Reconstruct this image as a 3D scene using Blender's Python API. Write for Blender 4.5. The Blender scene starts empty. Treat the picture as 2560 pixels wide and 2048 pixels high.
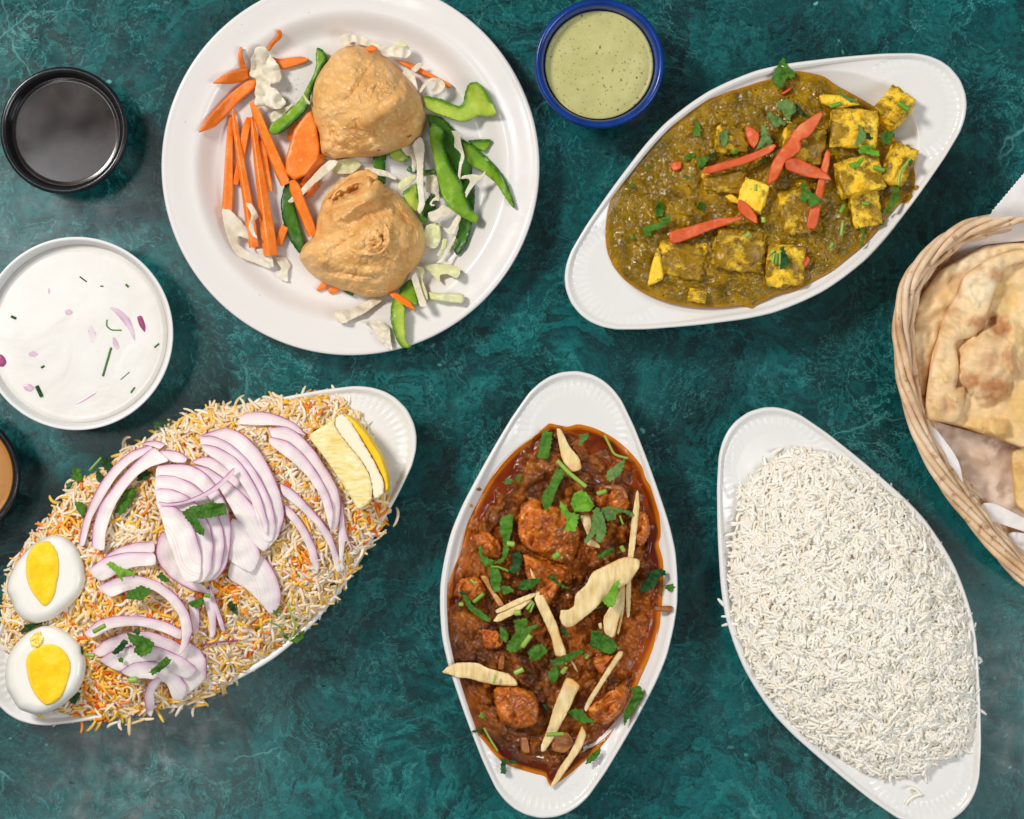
import bpy, math, random
import numpy as np
from mathutils import Vector, geometry as mgeo

random.seed(7); RNG = np.random.default_rng(7)
scene = bpy.context.scene
COL = scene.collection
R_ = math.radians

# ---------------------------------------------------------------- camera, world, lamps, exposure
H = 1.80                      # camera height above the table top (m)
K0 = 0.70 / 2560.0            # metres per photograph pixel on the table top
cam_d = bpy.data.cameras.new("camera"); cam = bpy.data.objects.new("camera", cam_d); COL.objects.link(cam)
cam.location = (0, 0, H); cam.rotation_euler = (0, 0, 0)
cam_d.sensor_fit = 'HORIZONTAL'; cam_d.sensor_width = 36.0
cam_d.angle = 2 * math.atan(0.35 / H)
cam_d.clip_start = 0.05; cam_d.clip_end = 50
scene.camera = cam

world = bpy.data.worlds.new("World"); scene.world = world; world.use_nodes = True
bg = world.node_tree.nodes["Background"]
bg.inputs[0].default_value = (1.0, 0.985, 0.965, 1); bg.inputs[1].default_value = 0.17

def area_lamp(name, loc, target, size, power, color, size_y=None):
    d = bpy.data.lights.new(name, 'AREA'); d.energy = power; d.color = color
    d.shape = 'RECTANGLE'; d.size = size; d.size_y = size_y or size
    o = bpy.data.objects.new(name, d); COL.objects.link(o); o.location = loc
    o.rotation_euler = (Vector(target) - Vector(loc)).to_track_quat('-Z', 'Y').to_euler()
    return o
area_lamp("window_lamp", (-1.30, 0.95, 1.75), (0, 0, 0), 0.42, 38, (1.0, 0.955, 0.90))
area_lamp("fill_lamp", (1.5, -0.5, 1.7), (0.1, 0, 0), 0.9, 16, (0.93, 0.97, 1.0))
area_lamp("ceiling_lamp", (-0.62, -0.60, 2.6), (-0.25, -0.25, 0), 0.06, 1.6, (1.0, 0.97, 0.93), 0.34)
area_lamp("skylight_lamp", (-0.88, 0.24, 2.6), (-0.36, 0.10, 0), 0.30, 4.0, (0.97, 0.98, 1.0), 0.55)
area_lamp("back_lamp", (0.80, -0.49, 2.6), (0.32, -0.20, 0), 0.20, 1.5, (1.0, 0.98, 0.95), 0.34)

scene.view_settings.view_transform = 'Standard'; scene.view_settings.look = 'None'
scene.view_settings.exposure = 0.34; scene.view_settings.gamma = 1.0
scene.cycles.use_denoising = True
scene.cycles.max_bounces = 14; scene.cycles.diffuse_bounces = 12; scene.cycles.transparent_max_bounces = 6
scene.cycles.caustics_reflective = False; scene.cycles.caustics_refractive = False

# ---------------------------------------------------------------- pixel -> place
def W(px, py, z):
    """the point at height z that the photograph shows at (px, py)"""
    f = K0 * (H - z) / H
    return (px - 1280.0) * f, -(py - 1024.0) * f, z
VIEWS = dict(N=(0, 0, 1), P=(380, 0, 1.917), S=(1300, 100, 1.7967), B=(0, 950, 1.9167), C=(1080, 900, 1.503), R=(1760, 980, 1.615),
             K=(2200, 420, 1.597), L=(0, 130, 1.437), U=(1300, 0, 5.0725), S1=(1480, 130, 4.312), S2=(1900, 130, 4.312),
             S3=(1480, 430, 4.312), S4=(1860, 430, 4.312), C1=(1090, 900, 3.593), C2=(1090, 1250, 3.593), C3=(1090, 1600, 3.593),
             K1=(2240, 450, 3.081), K2=(2240, 950, 3.081), B1=(0, 1000, 3.85), B2=(500, 960, 3.85), B3=(0, 1400, 3.85),
             B4=(440, 1360, 3.85), P1=(480, 50, 4.312), P2=(840, 80, 4.312), P3=(800, 440, 3.92))
def pts(view, s):
    ox, oy, k = VIEWS[view]
    a = np.array([[float(v) for v in q.split(',')] for q in s.split()]) if isinstance(s, str) else np.array(s, float)
    return a / k + np.array([ox, oy])

# ---------------------------------------------------------------- numpy noise
_P = np.random.default_rng(3).permutation(256); _P = np.concatenate([_P, _P, _P])
_G = np.random.default_rng(4).normal(size=(256, 3)); _G /= np.linalg.norm(_G, axis=1)[:, None]
def perlin(x, y, z=0.0):
    x, y, z = np.broadcast_arrays(np.asarray(x, float), np.asarray(y, float), np.asarray(z, float))
    xi, yi, zi = np.floor(x).astype(int), np.floor(y).astype(int), np.floor(z).astype(int)
    xf, yf, zf = x - xi, y - yi, z - zi
    u, v, w = [t * t * t * (t * (t * 6 - 15) + 10) for t in (xf, yf, zf)]
    out = 0
    for dx in (0, 1):
        for dy in (0, 1):
            for dz in (0, 1):
                g = _G[_P[_P[_P[(xi + dx) & 255] + ((yi + dy) & 255)] + ((zi + dz) & 255)]]
                d = g[..., 0] * (xf - dx) + g[..., 1] * (yf - dy) + g[..., 2] * (zf - dz)
                out = out + d * (u if dx else 1 - u) * (v if dy else 1 - v) * (w if dz else 1 - w)
    return out * 1.5
def fbm(x, y, z=0.0, n=3):
    s, a, f = 0, 1.0, 1.0
    for _ in range(n):
        s = s + a * perlin(np.asarray(x) * f, np.asarray(y) * f, z); a *= 0.5; f *= 2.03
    return s
_J = np.random.default_rng(5).random((256, 2))
def worley(x, y):
    x = np.asarray(x, float); y = np.asarray(y, float)
    xi, yi = np.floor(x).astype(int), np.floor(y).astype(int)
    best = np.full(x.shape, 9.0); cell = np.zeros(x.shape)
    for dx in (-1, 0, 1):
        for dy in (-1, 0, 1):
            h = _P[_P[(xi + dx) & 255] + ((yi + dy) & 255)]
            d = np.hypot(xi + dx + _J[h, 0] - x, yi + dy + _J[h, 1] - y)
            m = d < best; best = np.where(m, d, best); cell = np.where(m, h / 255.0, cell)
    return best, cell
def sstep(a, b, x):
    t = np.clip((np.asarray(x, float) - a) / (b - a), 0, 1); return t * t * (3 - 2 * t)

# ---------------------------------------------------------------- objects
LABELS = set()
def tag(o, label=None, cat=None, group=None, kind=None):
    if label: o["label"] = label
    if cat: o["category"] = cat
    if group: o["group"] = group
    if kind: o["kind"] = kind
    return o
def mesh_from(name, V, F, mats, attrs=None, smooth=True, midx=None):
    me = bpy.data.meshes.new(name)
    me.from_pydata([tuple(v) for v in V], [], [tuple(f) for f in F])
    for m in (mats if isinstance(mats, (list, tuple)) else [mats]): me.materials.append(m)
    for k, a in (attrs or {}).items():
        at = me.attributes.new(k, 'FLOAT', 'POINT'); at.data.foreach_set("value", np.asarray(a, np.float32))
    if midx is not None: me.polygons.foreach_set("material_index", np.asarray(midx, np.int32))
    if smooth: me.polygons.foreach_set("use_smooth", [True] * len(me.polygons))
    me.update(); return me
def link(name, me, parent=None, loc=(0, 0, 0)):
    o = bpy.data.objects.new(name, me); COL.objects.link(o)
    o.location = loc
    if parent is not None: o.parent = parent
    return o
def put(name, V, F, mats, attrs=None, parent=None, smooth=True, midx=None):
    """mesh object with its origin at the middle of its base (world coordinates in, parent-relative out)"""
    V = np.asarray(V, float)
    o0 = np.array([V[:, 0].mean(), V[:, 1].mean(), V[:, 2].min()])
    me = mesh_from(name, V - o0, F, mats, attrs, smooth, midx)
    p0 = np.array(parent["_o"]) if parent is not None and "_o" in parent.keys() else np.zeros(3)
    o = link(name, me, parent, tuple(o0 - p0)); o["_o"] = [float(v) for v in o0]
    return o
def empty(name, loc):
    o = bpy.data.objects.new(name, None); COL.objects.link(o); o.location = loc; o.empty_display_size = 0.01
    o["_o"] = [float(v) for v in loc]; return o

# ---------------------------------------------------------------- materials
def srgb(r, g, b):
    f = lambda c: (c / 12.92 if c <= 0.04045 else ((c + 0.055) / 1.055) ** 2.4)
    return (f(r / 255), f(g / 255), f(b / 255), 1)
class M:
    """small node-tree builder"""
    def __init__(s, name, rough=0.5, spec=0.5, base=None, sss=0.0, rad=0.002, coat=0.0, trans=0.0):
        s.m = bpy.data.materials.new(name); s.m.use_nodes = True
        s.t = s.m.node_tree; s.b = s.t.nodes["Principled BSDF"]
        s.b.inputs["Roughness"].default_value = rough; s.b.inputs["Specular IOR Level"].default_value = spec
        if base: s.b.inputs["Base Color"].default_value = base
        if sss:
            s.b.inputs["Subsurface Weight"].default_value = sss; s.b.inputs["Subsurface Radius"].default_value = (1, .88, .76)
            s.b.inputs["Subsurface Scale"].default_value = rad
        if coat: s.b.inputs["Coat Weight"].default_value = coat; s.b.inputs["Coat Roughness"].default_value = 0.06
        s.pos = s.n("ShaderNodeTexCoord").outputs["Object"]; s.h = None
    def n(s, t, **kw):
        x = s.t.nodes.new(t)
        for k, v in kw.items(): setattr(x, k, v)
        return x
    def l(s, a, b): s.t.links.new(a, b)
    def world(s):
        g = s.n("ShaderNodeNewGeometry"); s.pos = g.outputs["Position"]; return s
    def noise(s, scale, detail=3, rough=0.55, dist=0.0, vec=None):
        x = s.n("ShaderNodeTexNoise"); x.inputs["Scale"].default_value = scale; x.inputs["Detail"].default_value = detail
        x.inputs["Roughness"].default_value = rough; x.inputs["Distortion"].default_value = dist
        s.l(vec or s.pos, x.inputs["Vector"]); return x.outputs["Fac"]
    def warp(s, scale, amt):
        x = s.n("ShaderNodeTexNoise"); x.inputs["Scale"].default_value = scale; x.inputs["Detail"].default_value = 3
        s.l(s.pos, x.inputs["Vector"])
        a = s.n("ShaderNodeVectorMath", operation='MULTIPLY_ADD'); s.l(x.outputs["Color"], a.inputs[0])
        a.inputs[1].default_value = (amt,) * 3; s.l(s.pos, a.inputs[2]); return a.outputs[0]
    def voro(s, scale, feature='F1', vec=None, out="Distance", rnd=1.0):
        x = s.n("ShaderNodeTexVoronoi", feature=feature); x.inputs["Scale"].default_value = scale
        x.inputs["Randomness"].default_value = rnd
        s.l(vec or s.pos, x.inputs["Vector"]); return x.outputs[out]
    def ramp(s, fac, stops, interp='LINEAR'):
        r = s.n("ShaderNodeValToRGB"); r.color_ramp.interpolation = interp; e = r.color_ramp.elements
        while len(e) < len(stops): e.new(0.5)
        for k, (p, c) in enumerate(stops):
            e[k].position = p; e[k].color = c if isinstance(c, tuple) else (c, c, c, 1)
        s.l(fac, r.inputs[0]); return r.outputs[0]
    def attr(s, name):
        a = s.n("ShaderNodeAttribute", attribute_name=name); return a.outputs["Fac"]
    def rnd(s): return s.n("ShaderNodeObjectInfo").outputs["Random"]
    def mix(s, fac, a, b, mode='MIX'):
        x = s.n("ShaderNodeMix", data_type='RGBA', blend_type=mode)
        for v, i in ((fac, 0), (a, 6), (b, 7)):
            if hasattr(v, "is_output"): s.l(v, x.inputs[i])
            else: x.inputs[i].default_value = v
        return x.outputs[2]
    def math(s, op, a, b=0.0, c=0.0):
        x = s.n("ShaderNodeMath", operation=op)
        for v, i in ((a, 0), (b, 1), (c, 2)):
            if hasattr(v, "is_output"): s.l(v, x.inputs[i])
            else: x.inputs[i].default_value = v
        return x.outputs[0]
    def color(s, c): s.l(c, s.b.inputs["Base Color"]); return s
    def rough(s, c): s.l(c, s.b.inputs["Roughness"]); return s
    def bump(s, fac, strength, dist):
        x = s.n("ShaderNodeBump"); x.inputs["Strength"].default_value = strength; x.inputs["Distance"].default_value = dist
        s.l(fac, x.inputs["Height"])
        if s.h is not None: s.l(s.h, x.inputs["Normal"])
        s.h = x.outputs[0]; s.l(s.h, s.b.inputs["Normal"]); return s
    def through(s, f, tint=None):
        """some of the light passes right through: moist, thin food"""
        t = s.n("ShaderNodeBsdfTranslucent"); x = s.n("ShaderNodeMixShader"); x.inputs[0].default_value = f
        bc = s.b.inputs["Base Color"]
        if bc.is_linked: s.l(bc.links[0].from_socket, t.inputs[0])
        else: t.inputs[0].default_value = bc.default_value
        if tint: t.inputs[0].default_value = tint
        out = s.t.nodes["Material Output"]; s.l(s.b.outputs[0], x.inputs[1]); s.l(t.outputs[0], x.inputs[2]); s.l(x.outputs[0], out.inputs["Surface"])
        return s
MAT = {}

# ---------------------------------------------------------------- shape builders
def chaikin(p, n, closed=True):
    for i in range(n):
        k = .16 if i == 0 else .25
        if closed:
            q = np.roll(p, -1, 0); p = np.stack([(1 - k) * p + k * q, k * p + (1 - k) * q], 1).reshape(-1, 2)
        else:
            a, b = p[:-1], p[1:]
            p = np.concatenate([p[:1], np.stack([(1 - k) * a + k * b, k * a + (1 - k) * b], 1).reshape(-1, 2), p[-1:]])
    return p
def resample(p, step, closed=True):
    q = np.vstack([p, p[:1]]) if closed else p
    d = np.r_[0, np.cumsum(np.linalg.norm(np.diff(q, axis=0), axis=1))]
    n = max(int(round(d[-1] / step)), 6 if closed else 3)
    t = np.linspace(0, d[-1], n + (0 if closed else 1), endpoint=not closed)
    return np.stack([np.interp(t, d, q[:, k]) for k in range(q.shape[1])], 1)
def seg_dist(P, poly, closed=True):
    a = poly; b = np.roll(poly, -1, 0) if closed else poly[1:]
    if not closed: a = poly[:-1]
    best = np.full(len(P), 1e9)
    for i in range(0, len(a), 64):
        A = a[i:i + 64][None]; D = (b[i:i + 64] - a[i:i + 64])[None]
        t = np.clip(((P[:, None] - A) * D).sum(2) / np.maximum((D * D).sum(2), 1e-12), 0, 1)
        best = np.minimum(best, np.linalg.norm(P[:, None] - A - t[..., None] * D, axis=2).min(1))
    return best
def inside(P, poly):
    x, y = P[:, 0][:, None], P[:, 1][:, None]; a = poly; b = np.roll(poly, -1, 0)
    c = ((a[:, 1] > y) != (b[:, 1] > y)) & (x < (b[:, 0] - a[:, 0]) * (y - a[:, 1]) / (b[:, 1] - a[:, 1] + 1e-12) + a[:, 0])
    return (c.sum(1) % 2) == 1
def poly_area(p):
    q = np.roll(p, -1, 0); return 0.5 * float((p[:, 0] * q[:, 1] - q[:, 0] * p[:, 1]).sum())
def flat(z): return lambda x, y: np.full(np.shape(x), float(z))

def slab(name, view, P, surf, t, mat, lift=None, lift2=None, wave=0.0, wl=40.0, soft=2, jag=0.0, rnd=None, skin=0, step=None,
         parent=None, dome=0.0, rough=0.0, cup=0.0, extra=None, bottom=True):
    """a solid sheet of thickness t whose outline is P; lies on surf, waves, may tilt (lift -> lift2 along its length)"""
    p = pts(view, P)
    sk = resample(chaikin(p[:skin], soft, False), 3.0, False) if skin else None
    axis0 = p[0].copy()
    p = chaikin(p, soft) if soft else p
    A = abs(poly_area(p)); per = np.linalg.norm(np.diff(np.vstack([p, p[:1]]), axis=0), axis=1).sum()
    width = 2 * A / per
    if step is None: step = float(np.clip(math.sqrt(A) / 13, 2.2, 9.0)); step = min(step, max(width * 0.45, 1.6))
    p = resample(p, min(step, 5.0))
    if poly_area(p) < 0: p = p[::-1]
    if jag:
        nx = np.roll(p, -1, 0) - np.roll(p, 1, 0); nrm = np.stack([nx[:, 1], -nx[:, 0]], 1); nrm /= np.linalg.norm(nrm, axis=1)[:, None] + 1e-9
        k_ = np.arange(len(p)); p = p + nrm * (jag * (.55 * RNG.uniform(-1, 1, len(p)) + .6 * np.where(k_ % 3 == 0, 1, -.5) * RNG.uniform(.2, 1.2, len(p))))[:, None]
    r = rnd if rnd is not None else max(min(t / 2 / K0 * .55, width * 0.3), 0.5)
    T = np.roll(p, -1, 0) - np.roll(p, 1, 0); Nn = np.stack([-T[:, 1], T[:, 0]], 1); Nn /= np.linalg.norm(Nn, axis=1)[:, None] + 1e-9
    cand = [p + Nn * (r * f) for f in ((0.12, 0.5, 1.0) if r > 2.5 else (0.3, 1.0))]
    lo, hi = p.min(0), p.max(0)
    gx, gy = np.meshgrid(np.arange(lo[0], hi[0], step), np.arange(lo[1], hi[1], step * .87))
    gx = gx + (np.arange(gx.shape[0]) % 2)[:, None] * step * .5
    g = np.stack([gx.ravel(), gy.ravel()], 1) + RNG.uniform(-.12, .12, (gx.size, 2)) * step
    dmin = [r * .08, r * .38, r * .8] if r > 2.5 else [r * .2, r * .7]
    ok = []
    for c, dm in zip(cand, dmin):
        if len(c): c = c[inside(c, p)]
        if len(c): c = c[seg_dist(c, p) > dm]
        ok.append(c)
    g = g[inside(g, p)] if len(g) else g
    if len(g): g = g[seg_dist(g, p) > r + step * .4]
    Q = np.vstack([p] + [c for c in ok if len(c)] + ([g] if len(g) else []))
    n = len(p)
    res = mgeo.delaunay_2d_cdt([Vector(q) for q in Q], [(i, (i + 1) % n) for i in range(n)], [], 1, 1e-4)
    V2 = np.array([[v[0], v[1]] for v in res[0]]); F = [tuple(f) for f in res[2]]
    used = np.zeros(len(V2), bool)
    for f in F: used[list(f)] = True
    idx = -np.ones(len(V2), int); idx[used] = np.arange(used.sum()); V2 = V2[used]; F = [tuple(idx[i] for i in f) for f in F]
    d = seg_dist(V2, p); edge = d < 1e-2
    u = np.clip(d / r, 0, 1); h = t / 2 * np.sqrt(np.clip(1 - (1 - u) ** 2, 0, 1)); h[edge] = 0
    c0 = V2.mean(0); ax = axis0 - c0; L = np.linalg.norm(ax) + 1e-9; ax /= L
    s = np.clip(0.5 - 0.5 * ((V2 - c0) @ ax) / L, 0, 1)
    l0 = t / 2 if lift is None else lift; l1 = l0 if lift2 is None else lift2
    z = surf(V2[:, 0], V2[:, 1]) + l0 + (l1 - l0) * s
    if wave: 
        ph = RNG.uniform(0, 100); z = z + wave * fbm(V2[:, 0] / wl, V2[:, 1] / wl, ph, 2)
    dm = dome * (1 - (1 - np.clip(d / max(d.max(), 1e-6), 0, 1)) ** 2) if dome else 0.0
    if cup: z = z + cup * (1 - np.clip(d / max(d.max(), 1e-6), 0, 1))
    rg = rough * fbm(V2[:, 0] / 7, V2[:, 1] / 7, RNG.uniform(0, 99), 3) * np.clip(u, 0.15, 1) if rough else 0.0
    zt = z + h + dm + rg; 
    if extra is not None: zt = zt + extra(V2[:, 0], V2[:, 1]) * u
    zb = z - h
    top = np.stack(W(V2[:, 0], V2[:, 1], zt), 1)
    m = len(V2); bi = np.arange(m); bi[~edge] = m + np.arange((~edge).sum())
    bot = np.stack([top[~edge, 0], top[~edge, 1], zb[~edge]], 1)
    VV = np.vstack([top, bot]); FF = []
    for f in F:
        a, b, c = f
        cr = (V2[b, 0] - V2[a, 0]) * (V2[c, 1] - V2[a, 1]) - (V2[b, 1] - V2[a, 1]) * (V2[c, 0] - V2[a, 0])
        f = (a, c, b) if cr > 0 else (a, b, c)      # image y points down
        FF.append(f)
        if not (edge[f[0]] and edge[f[1]] and edge[f[2]]): FF.append(tuple(int(bi[i]) for i in f[::-1]))
    att = {"edge": np.r_[d, d[~edge]] / 100.0}
    if sk is not None:
        ds = seg_dist(V2, sk, False) / 100.0; att["skin"] = np.r_[ds, ds[~edge]]
    return put(name, VV, FF, mat, att, parent)

def tube(name, view, P, w, surf, mat, lift=0.0, parent=None, soft=2, taper=0.8, sides=8, closed=False, zs=None, w2=None, flat_=1.0):
    p = pts(view, P); k = VIEWS[view][2]; r0 = w / k * K0 / 2; r1 = (w2 if w2 is not None else w) / k * K0 / 2
    p = chaikin(p, soft, closed) if len(p) > 2 else p
    n = 18 if len(p) > 2 else 6
    q = resample(p, max(np.linalg.norm(np.diff(p, axis=0), axis=1).sum() / n, .5), closed)
    rr = np.linspace(r0, r1, len(q))
    z = surf(q[:, 0], q[:, 1]) + rr * flat_ + lift
    c = np.stack(W(q[:, 0], q[:, 1], z), 1)
    return sweep(name, c, rr, mat, parent, sides, closed, flat_)
def sweep(name, c, rr, mat, parent=None, sides=8, closed=False, flat_=1.0):
    rr = np.broadcast_to(np.asarray(rr, float), (len(c),))
    T = (np.roll(c, -1, 0) - np.roll(c, 1, 0)) if closed else np.gradient(c, axis=0)
    T /= np.linalg.norm(T, axis=1)[:, None] + 1e-12
    up = np.array([0, 0, 1.0]); S = np.cross(T, up); bad = np.linalg.norm(S, axis=1) < 1e-3
    S[bad] = np.cross(T[bad], np.array([1.0, 0, 0])); S /= np.linalg.norm(S, axis=1)[:, None]
    U = np.cross(S, T)
    a = np.linspace(0, 2 * math.pi, sides, endpoint=False)
    V = (c[:, None] + rr[:, None, None] * (np.cos(a)[None, :, None] * S[:, None] + flat_ * np.sin(a)[None, :, None] * U[:, None])).reshape(-1, 3)
    F = []; n = len(c)
    for i in range(n if closed else n - 1):
        j = (i + 1) % n
        for k in range(sides):
            F.append((i * sides + k, i * sides + (k + 1) % sides, j * sides + (k + 1) % sides, j * sides + k))
    if not closed:
        F.append(tuple(range(sides))[::-1]); F.append(tuple((n - 1) * sides + k for k in range(sides)))
    return put(name, V, F, mat, None, parent)

def prism(name, view, p0, p1, w0, w1, surf, mat, roll=25, lift=0.0, lift2=None, ends=0.55, parent=None):
    """a cut stick with four flat faces, rolled about its length"""
    a, b = pts(view, [p0, p1]); k = VIEWS[view][2]
    n = 9; t = np.linspace(0, 1, n); q = a + (b - a) * t[:, None]
    dirv = (b - a) / np.linalg.norm(b - a); nv = np.array([-dirv[1], dirv[0]])
    ph = RNG.uniform(0, 50); q = q + nv * (2.0 * perlin(t * 2, ph))[:, None]
    ro = R_(roll); f = abs(math.cos(ro)) + abs(math.sin(ro))
    side = (w0 + (w1 - w0) * t) / k * K0 / f / 2
    side = side * (1 + .05 * perlin(t * 5, ph + 3)); side[0] *= ends; side[-1] *= max(ends, .85)
    l1 = lift if lift2 is None else lift2
    zc = surf(q[:, 0], q[:, 1]) + side * f * .98 + lift + (l1 - lift) * t
    c = np.stack(W(q[:, 0], q[:, 1], zc), 1)
    T = np.gradient(c, axis=0); T /= np.linalg.norm(T, axis=1)[:, None]
    S = np.cross(T, [0, 0, 1.0]); S /= np.linalg.norm(S, axis=1)[:, None]; U = np.cross(S, T)
    cs = []
    for q0 in range(4):
        for e in (-.12, .12):
            an = math.pi / 4 + q0 * math.pi / 2 + e + ro; cs.append((math.cos(an) * 1.38, math.sin(an) * 1.38))
    cs = np.array(cs); m = len(cs)
    V = (c[:, None] + side[:, None, None] * (cs[None, :, :1] * S[:, None] + cs[None, :, 1:] * U[:, None])).reshape(-1, 3)
    F = [(i * m + j, i * m + (j + 1) % m, (i + 1) * m + (j + 1) % m, (i + 1) * m + j) for i in range(n - 1) for j in range(m)]
    F += [tuple(range(m))[::-1], tuple((n - 1) * m + j for j in range(m))]
    return put(name, V, F, mat, None, parent, smooth=False)

def block(name, view, c, ex, ey, ez, yaw, zc, mat, tx=0, ty=0, parent=None, round_=.10, bumpy=0.0006, n=9):
    """an irregular cut cube: sizes ex, ey in pixels of the view, ez in metres; yaw in degrees"""
    k = VIEWS[view][2]; cx, cy = pts(view, [c])[0]
    g = np.linspace(-1, 1, n); V = {}; F = []
    def vid(p):
        key = tuple(np.round(p, 5)); V.setdefault(key, len(V)); return V[key]
    for ax in range(3):
        for sgn in (-1, 1):
            for i in range(n - 1):
                for j in range(n - 1):
                    q = []
                    for (a, b) in ((g[i], g[j]), (g[i + 1], g[j]), (g[i + 1], g[j + 1]), (g[i], g[j + 1])):
                        p = np.zeros(3); p[ax] = sgn; p[(ax + 1) % 3] = a; p[(ax + 2) % 3] = b; q.append(vid(p))
                    F.append(tuple(q) if sgn > 0 else tuple(q[::-1]))
    P = np.array(list(V.keys())); nr = P / np.linalg.norm(P, axis=1)[:, None]
    Q = P * (1 - round_) + nr * round_ * 1.25
    ph = RNG.uniform(0, 50)
    sh = RNG.uniform(-.10, .10, 4)
    Q = Q * np.array([1, 1, 1]) + np.stack([sh[0] * Q[:, 1] * Q[:, 2], sh[1] * Q[:, 0] * Q[:, 2] + sh[2] * Q[:, 0], sh[3] * Q[:, 0]], 1)
    E = np.array([ex / k * K0 / 2, ey / k * K0 / 2, ez / 2]); Q = Q * E
    Q = Q + nr * (bumpy * fbm(P[:, 0] * 2.2 + ph, P[:, 1] * 2.2, P[:, 2] * 2.2 + ph, 3))[:, None]
    def rot(a, ax):
        c_, s_ = math.cos(a), math.sin(a)
        return np.array([[[1, 0, 0], [0, c_, -s_], [0, s_, c_]], [[c_, 0, s_], [0, 1, 0], [-s_, 0, c_]], [[c_, -s_, 0], [s_, c_, 0], [0, 0, 1]]][ax])
    Rm = rot(R_(yaw), 2) @ rot(R_(ty), 1) @ rot(R_(tx), 0)
    Q = Q @ Rm.T
    Q = Q + np.array(W(cx, cy, zc))
    return put(name, Q, F, mat, {"top": P[:, 2] * .5 + .5}, parent)

def polar(name, outline, surf, mat, nth=360, nr=110, attrs=None, parent=None, skirt=0.006, power=1.0, centre=None, soft=2):
    """a heaped mass inside a traced outline (pixels): rings from the middle to the edge, height from surf, closed by a skirt"""
    p = chaikin(outline, soft); c = p.mean(0) if centre is None else np.array(centre)
    th = np.linspace(0, 2 * math.pi, nth, endpoint=False)
    Rr = polar_radius(p, c, th)
    s = (np.arange(1, nr + 1) / nr) ** power
    X = c[0] + s[:, None] * (Rr * np.cos(th))[None]; Y = c[1] + s[:, None] * (Rr * np.sin(th))[None]
    Z = surf(X.ravel(), Y.ravel()).reshape(X.shape)
    X = np.r_[c[0], X.ravel()]; Y = np.r_[c[1], Y.ravel()]; z0 = surf(np.array([c[0]]), np.array([c[1]]))[0]
    Zr = np.r_[z0, Z.ravel()]
    V = np.stack(W(X, Y, Zr), 1)
    sk = V[1 + (nr - 1) * nth:].copy(); sk[:, 2] -= skirt
    mid = V[0]; sk[:, :2] = mid[:2] + (sk[:, :2] - mid[:2]) * 0.985
    V = np.vstack([V, sk])
    F = [(0, 1 + (j + 1) % nth, 1 + j) for j in range(nth)]
    for i in range(nr):
        for j in range(nth):
            a = 1 + i * nth + j; b = 1 + i * nth + (j + 1) % nth
            F.append((a, b, b + nth, a + nth))
    base = 1 + nr * nth; F.append(tuple(base + j for j in range(nth)))
    d = np.r_[Rr.max(), ((1 - s)[:, None] * Rr[None]).ravel(), np.zeros(nth)] / 100.0
    at = {"edge": d}
    for k, f in (attrs or {}).items(): at[k] = np.r_[f(X, Y), np.zeros(nth)]
    return put(name, V, F, mat, at, parent)
def polar_radius(p, c, th):
    q = p - c; a = np.arctan2(q[:, 1], q[:, 0]); r = np.hypot(q[:, 0], q[:, 1]); o = np.argsort(a); a, r = a[o], r[o]
    a = np.r_[a - 2 * math.pi, a, a + 2 * math.pi]; r = np.r_[r, r, r]
    return np.interp((np.asarray(th) + math.pi) % (2 * math.pi) - math.pi, a, r)
def star(p, c):
    """s(x, y): 0 in the middle, 1 on the outline"""
    th = np.linspace(-math.pi, math.pi, 721); rr = polar_radius(p, np.array(c), th)
    return lambda x, y: np.hypot(x - c[0], y - c[1]) / np.interp(np.arctan2(y - c[1], x - c[0]), th, rr)

def lathe(name, c, prof, mat, parent=None, seg=96, ztop=None):
    """turned shape about the vertical through the pixel c (given at height ztop); prof = [(radius m, z m)]"""
    x, y, _ = W(c[0], c[1], prof[-1][1] if ztop is None else ztop)
    a = np.linspace(0, 2 * math.pi, seg, endpoint=False); V = []; F = []
    for r, z in prof:
        V += [(x + r * math.cos(t), y + r * math.sin(t), z) for t in a]
    for i in range(len(prof) - 1):
        for j in range(seg):
            F.append((i * seg + j, i * seg + (j + 1) % seg, (i + 1) * seg + (j + 1) % seg, (i + 1) * seg + j))
    F.append(tuple(range(seg))[::-1]); F.append(tuple((len(prof) - 1) * seg + j for j in range(seg)))
    return put(name, np.array(V), F, mat, None, parent)
def smooth_prof(P, n=2):
    return [tuple(q) for q in chaikin(np.array(P, float), n, False)]
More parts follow.
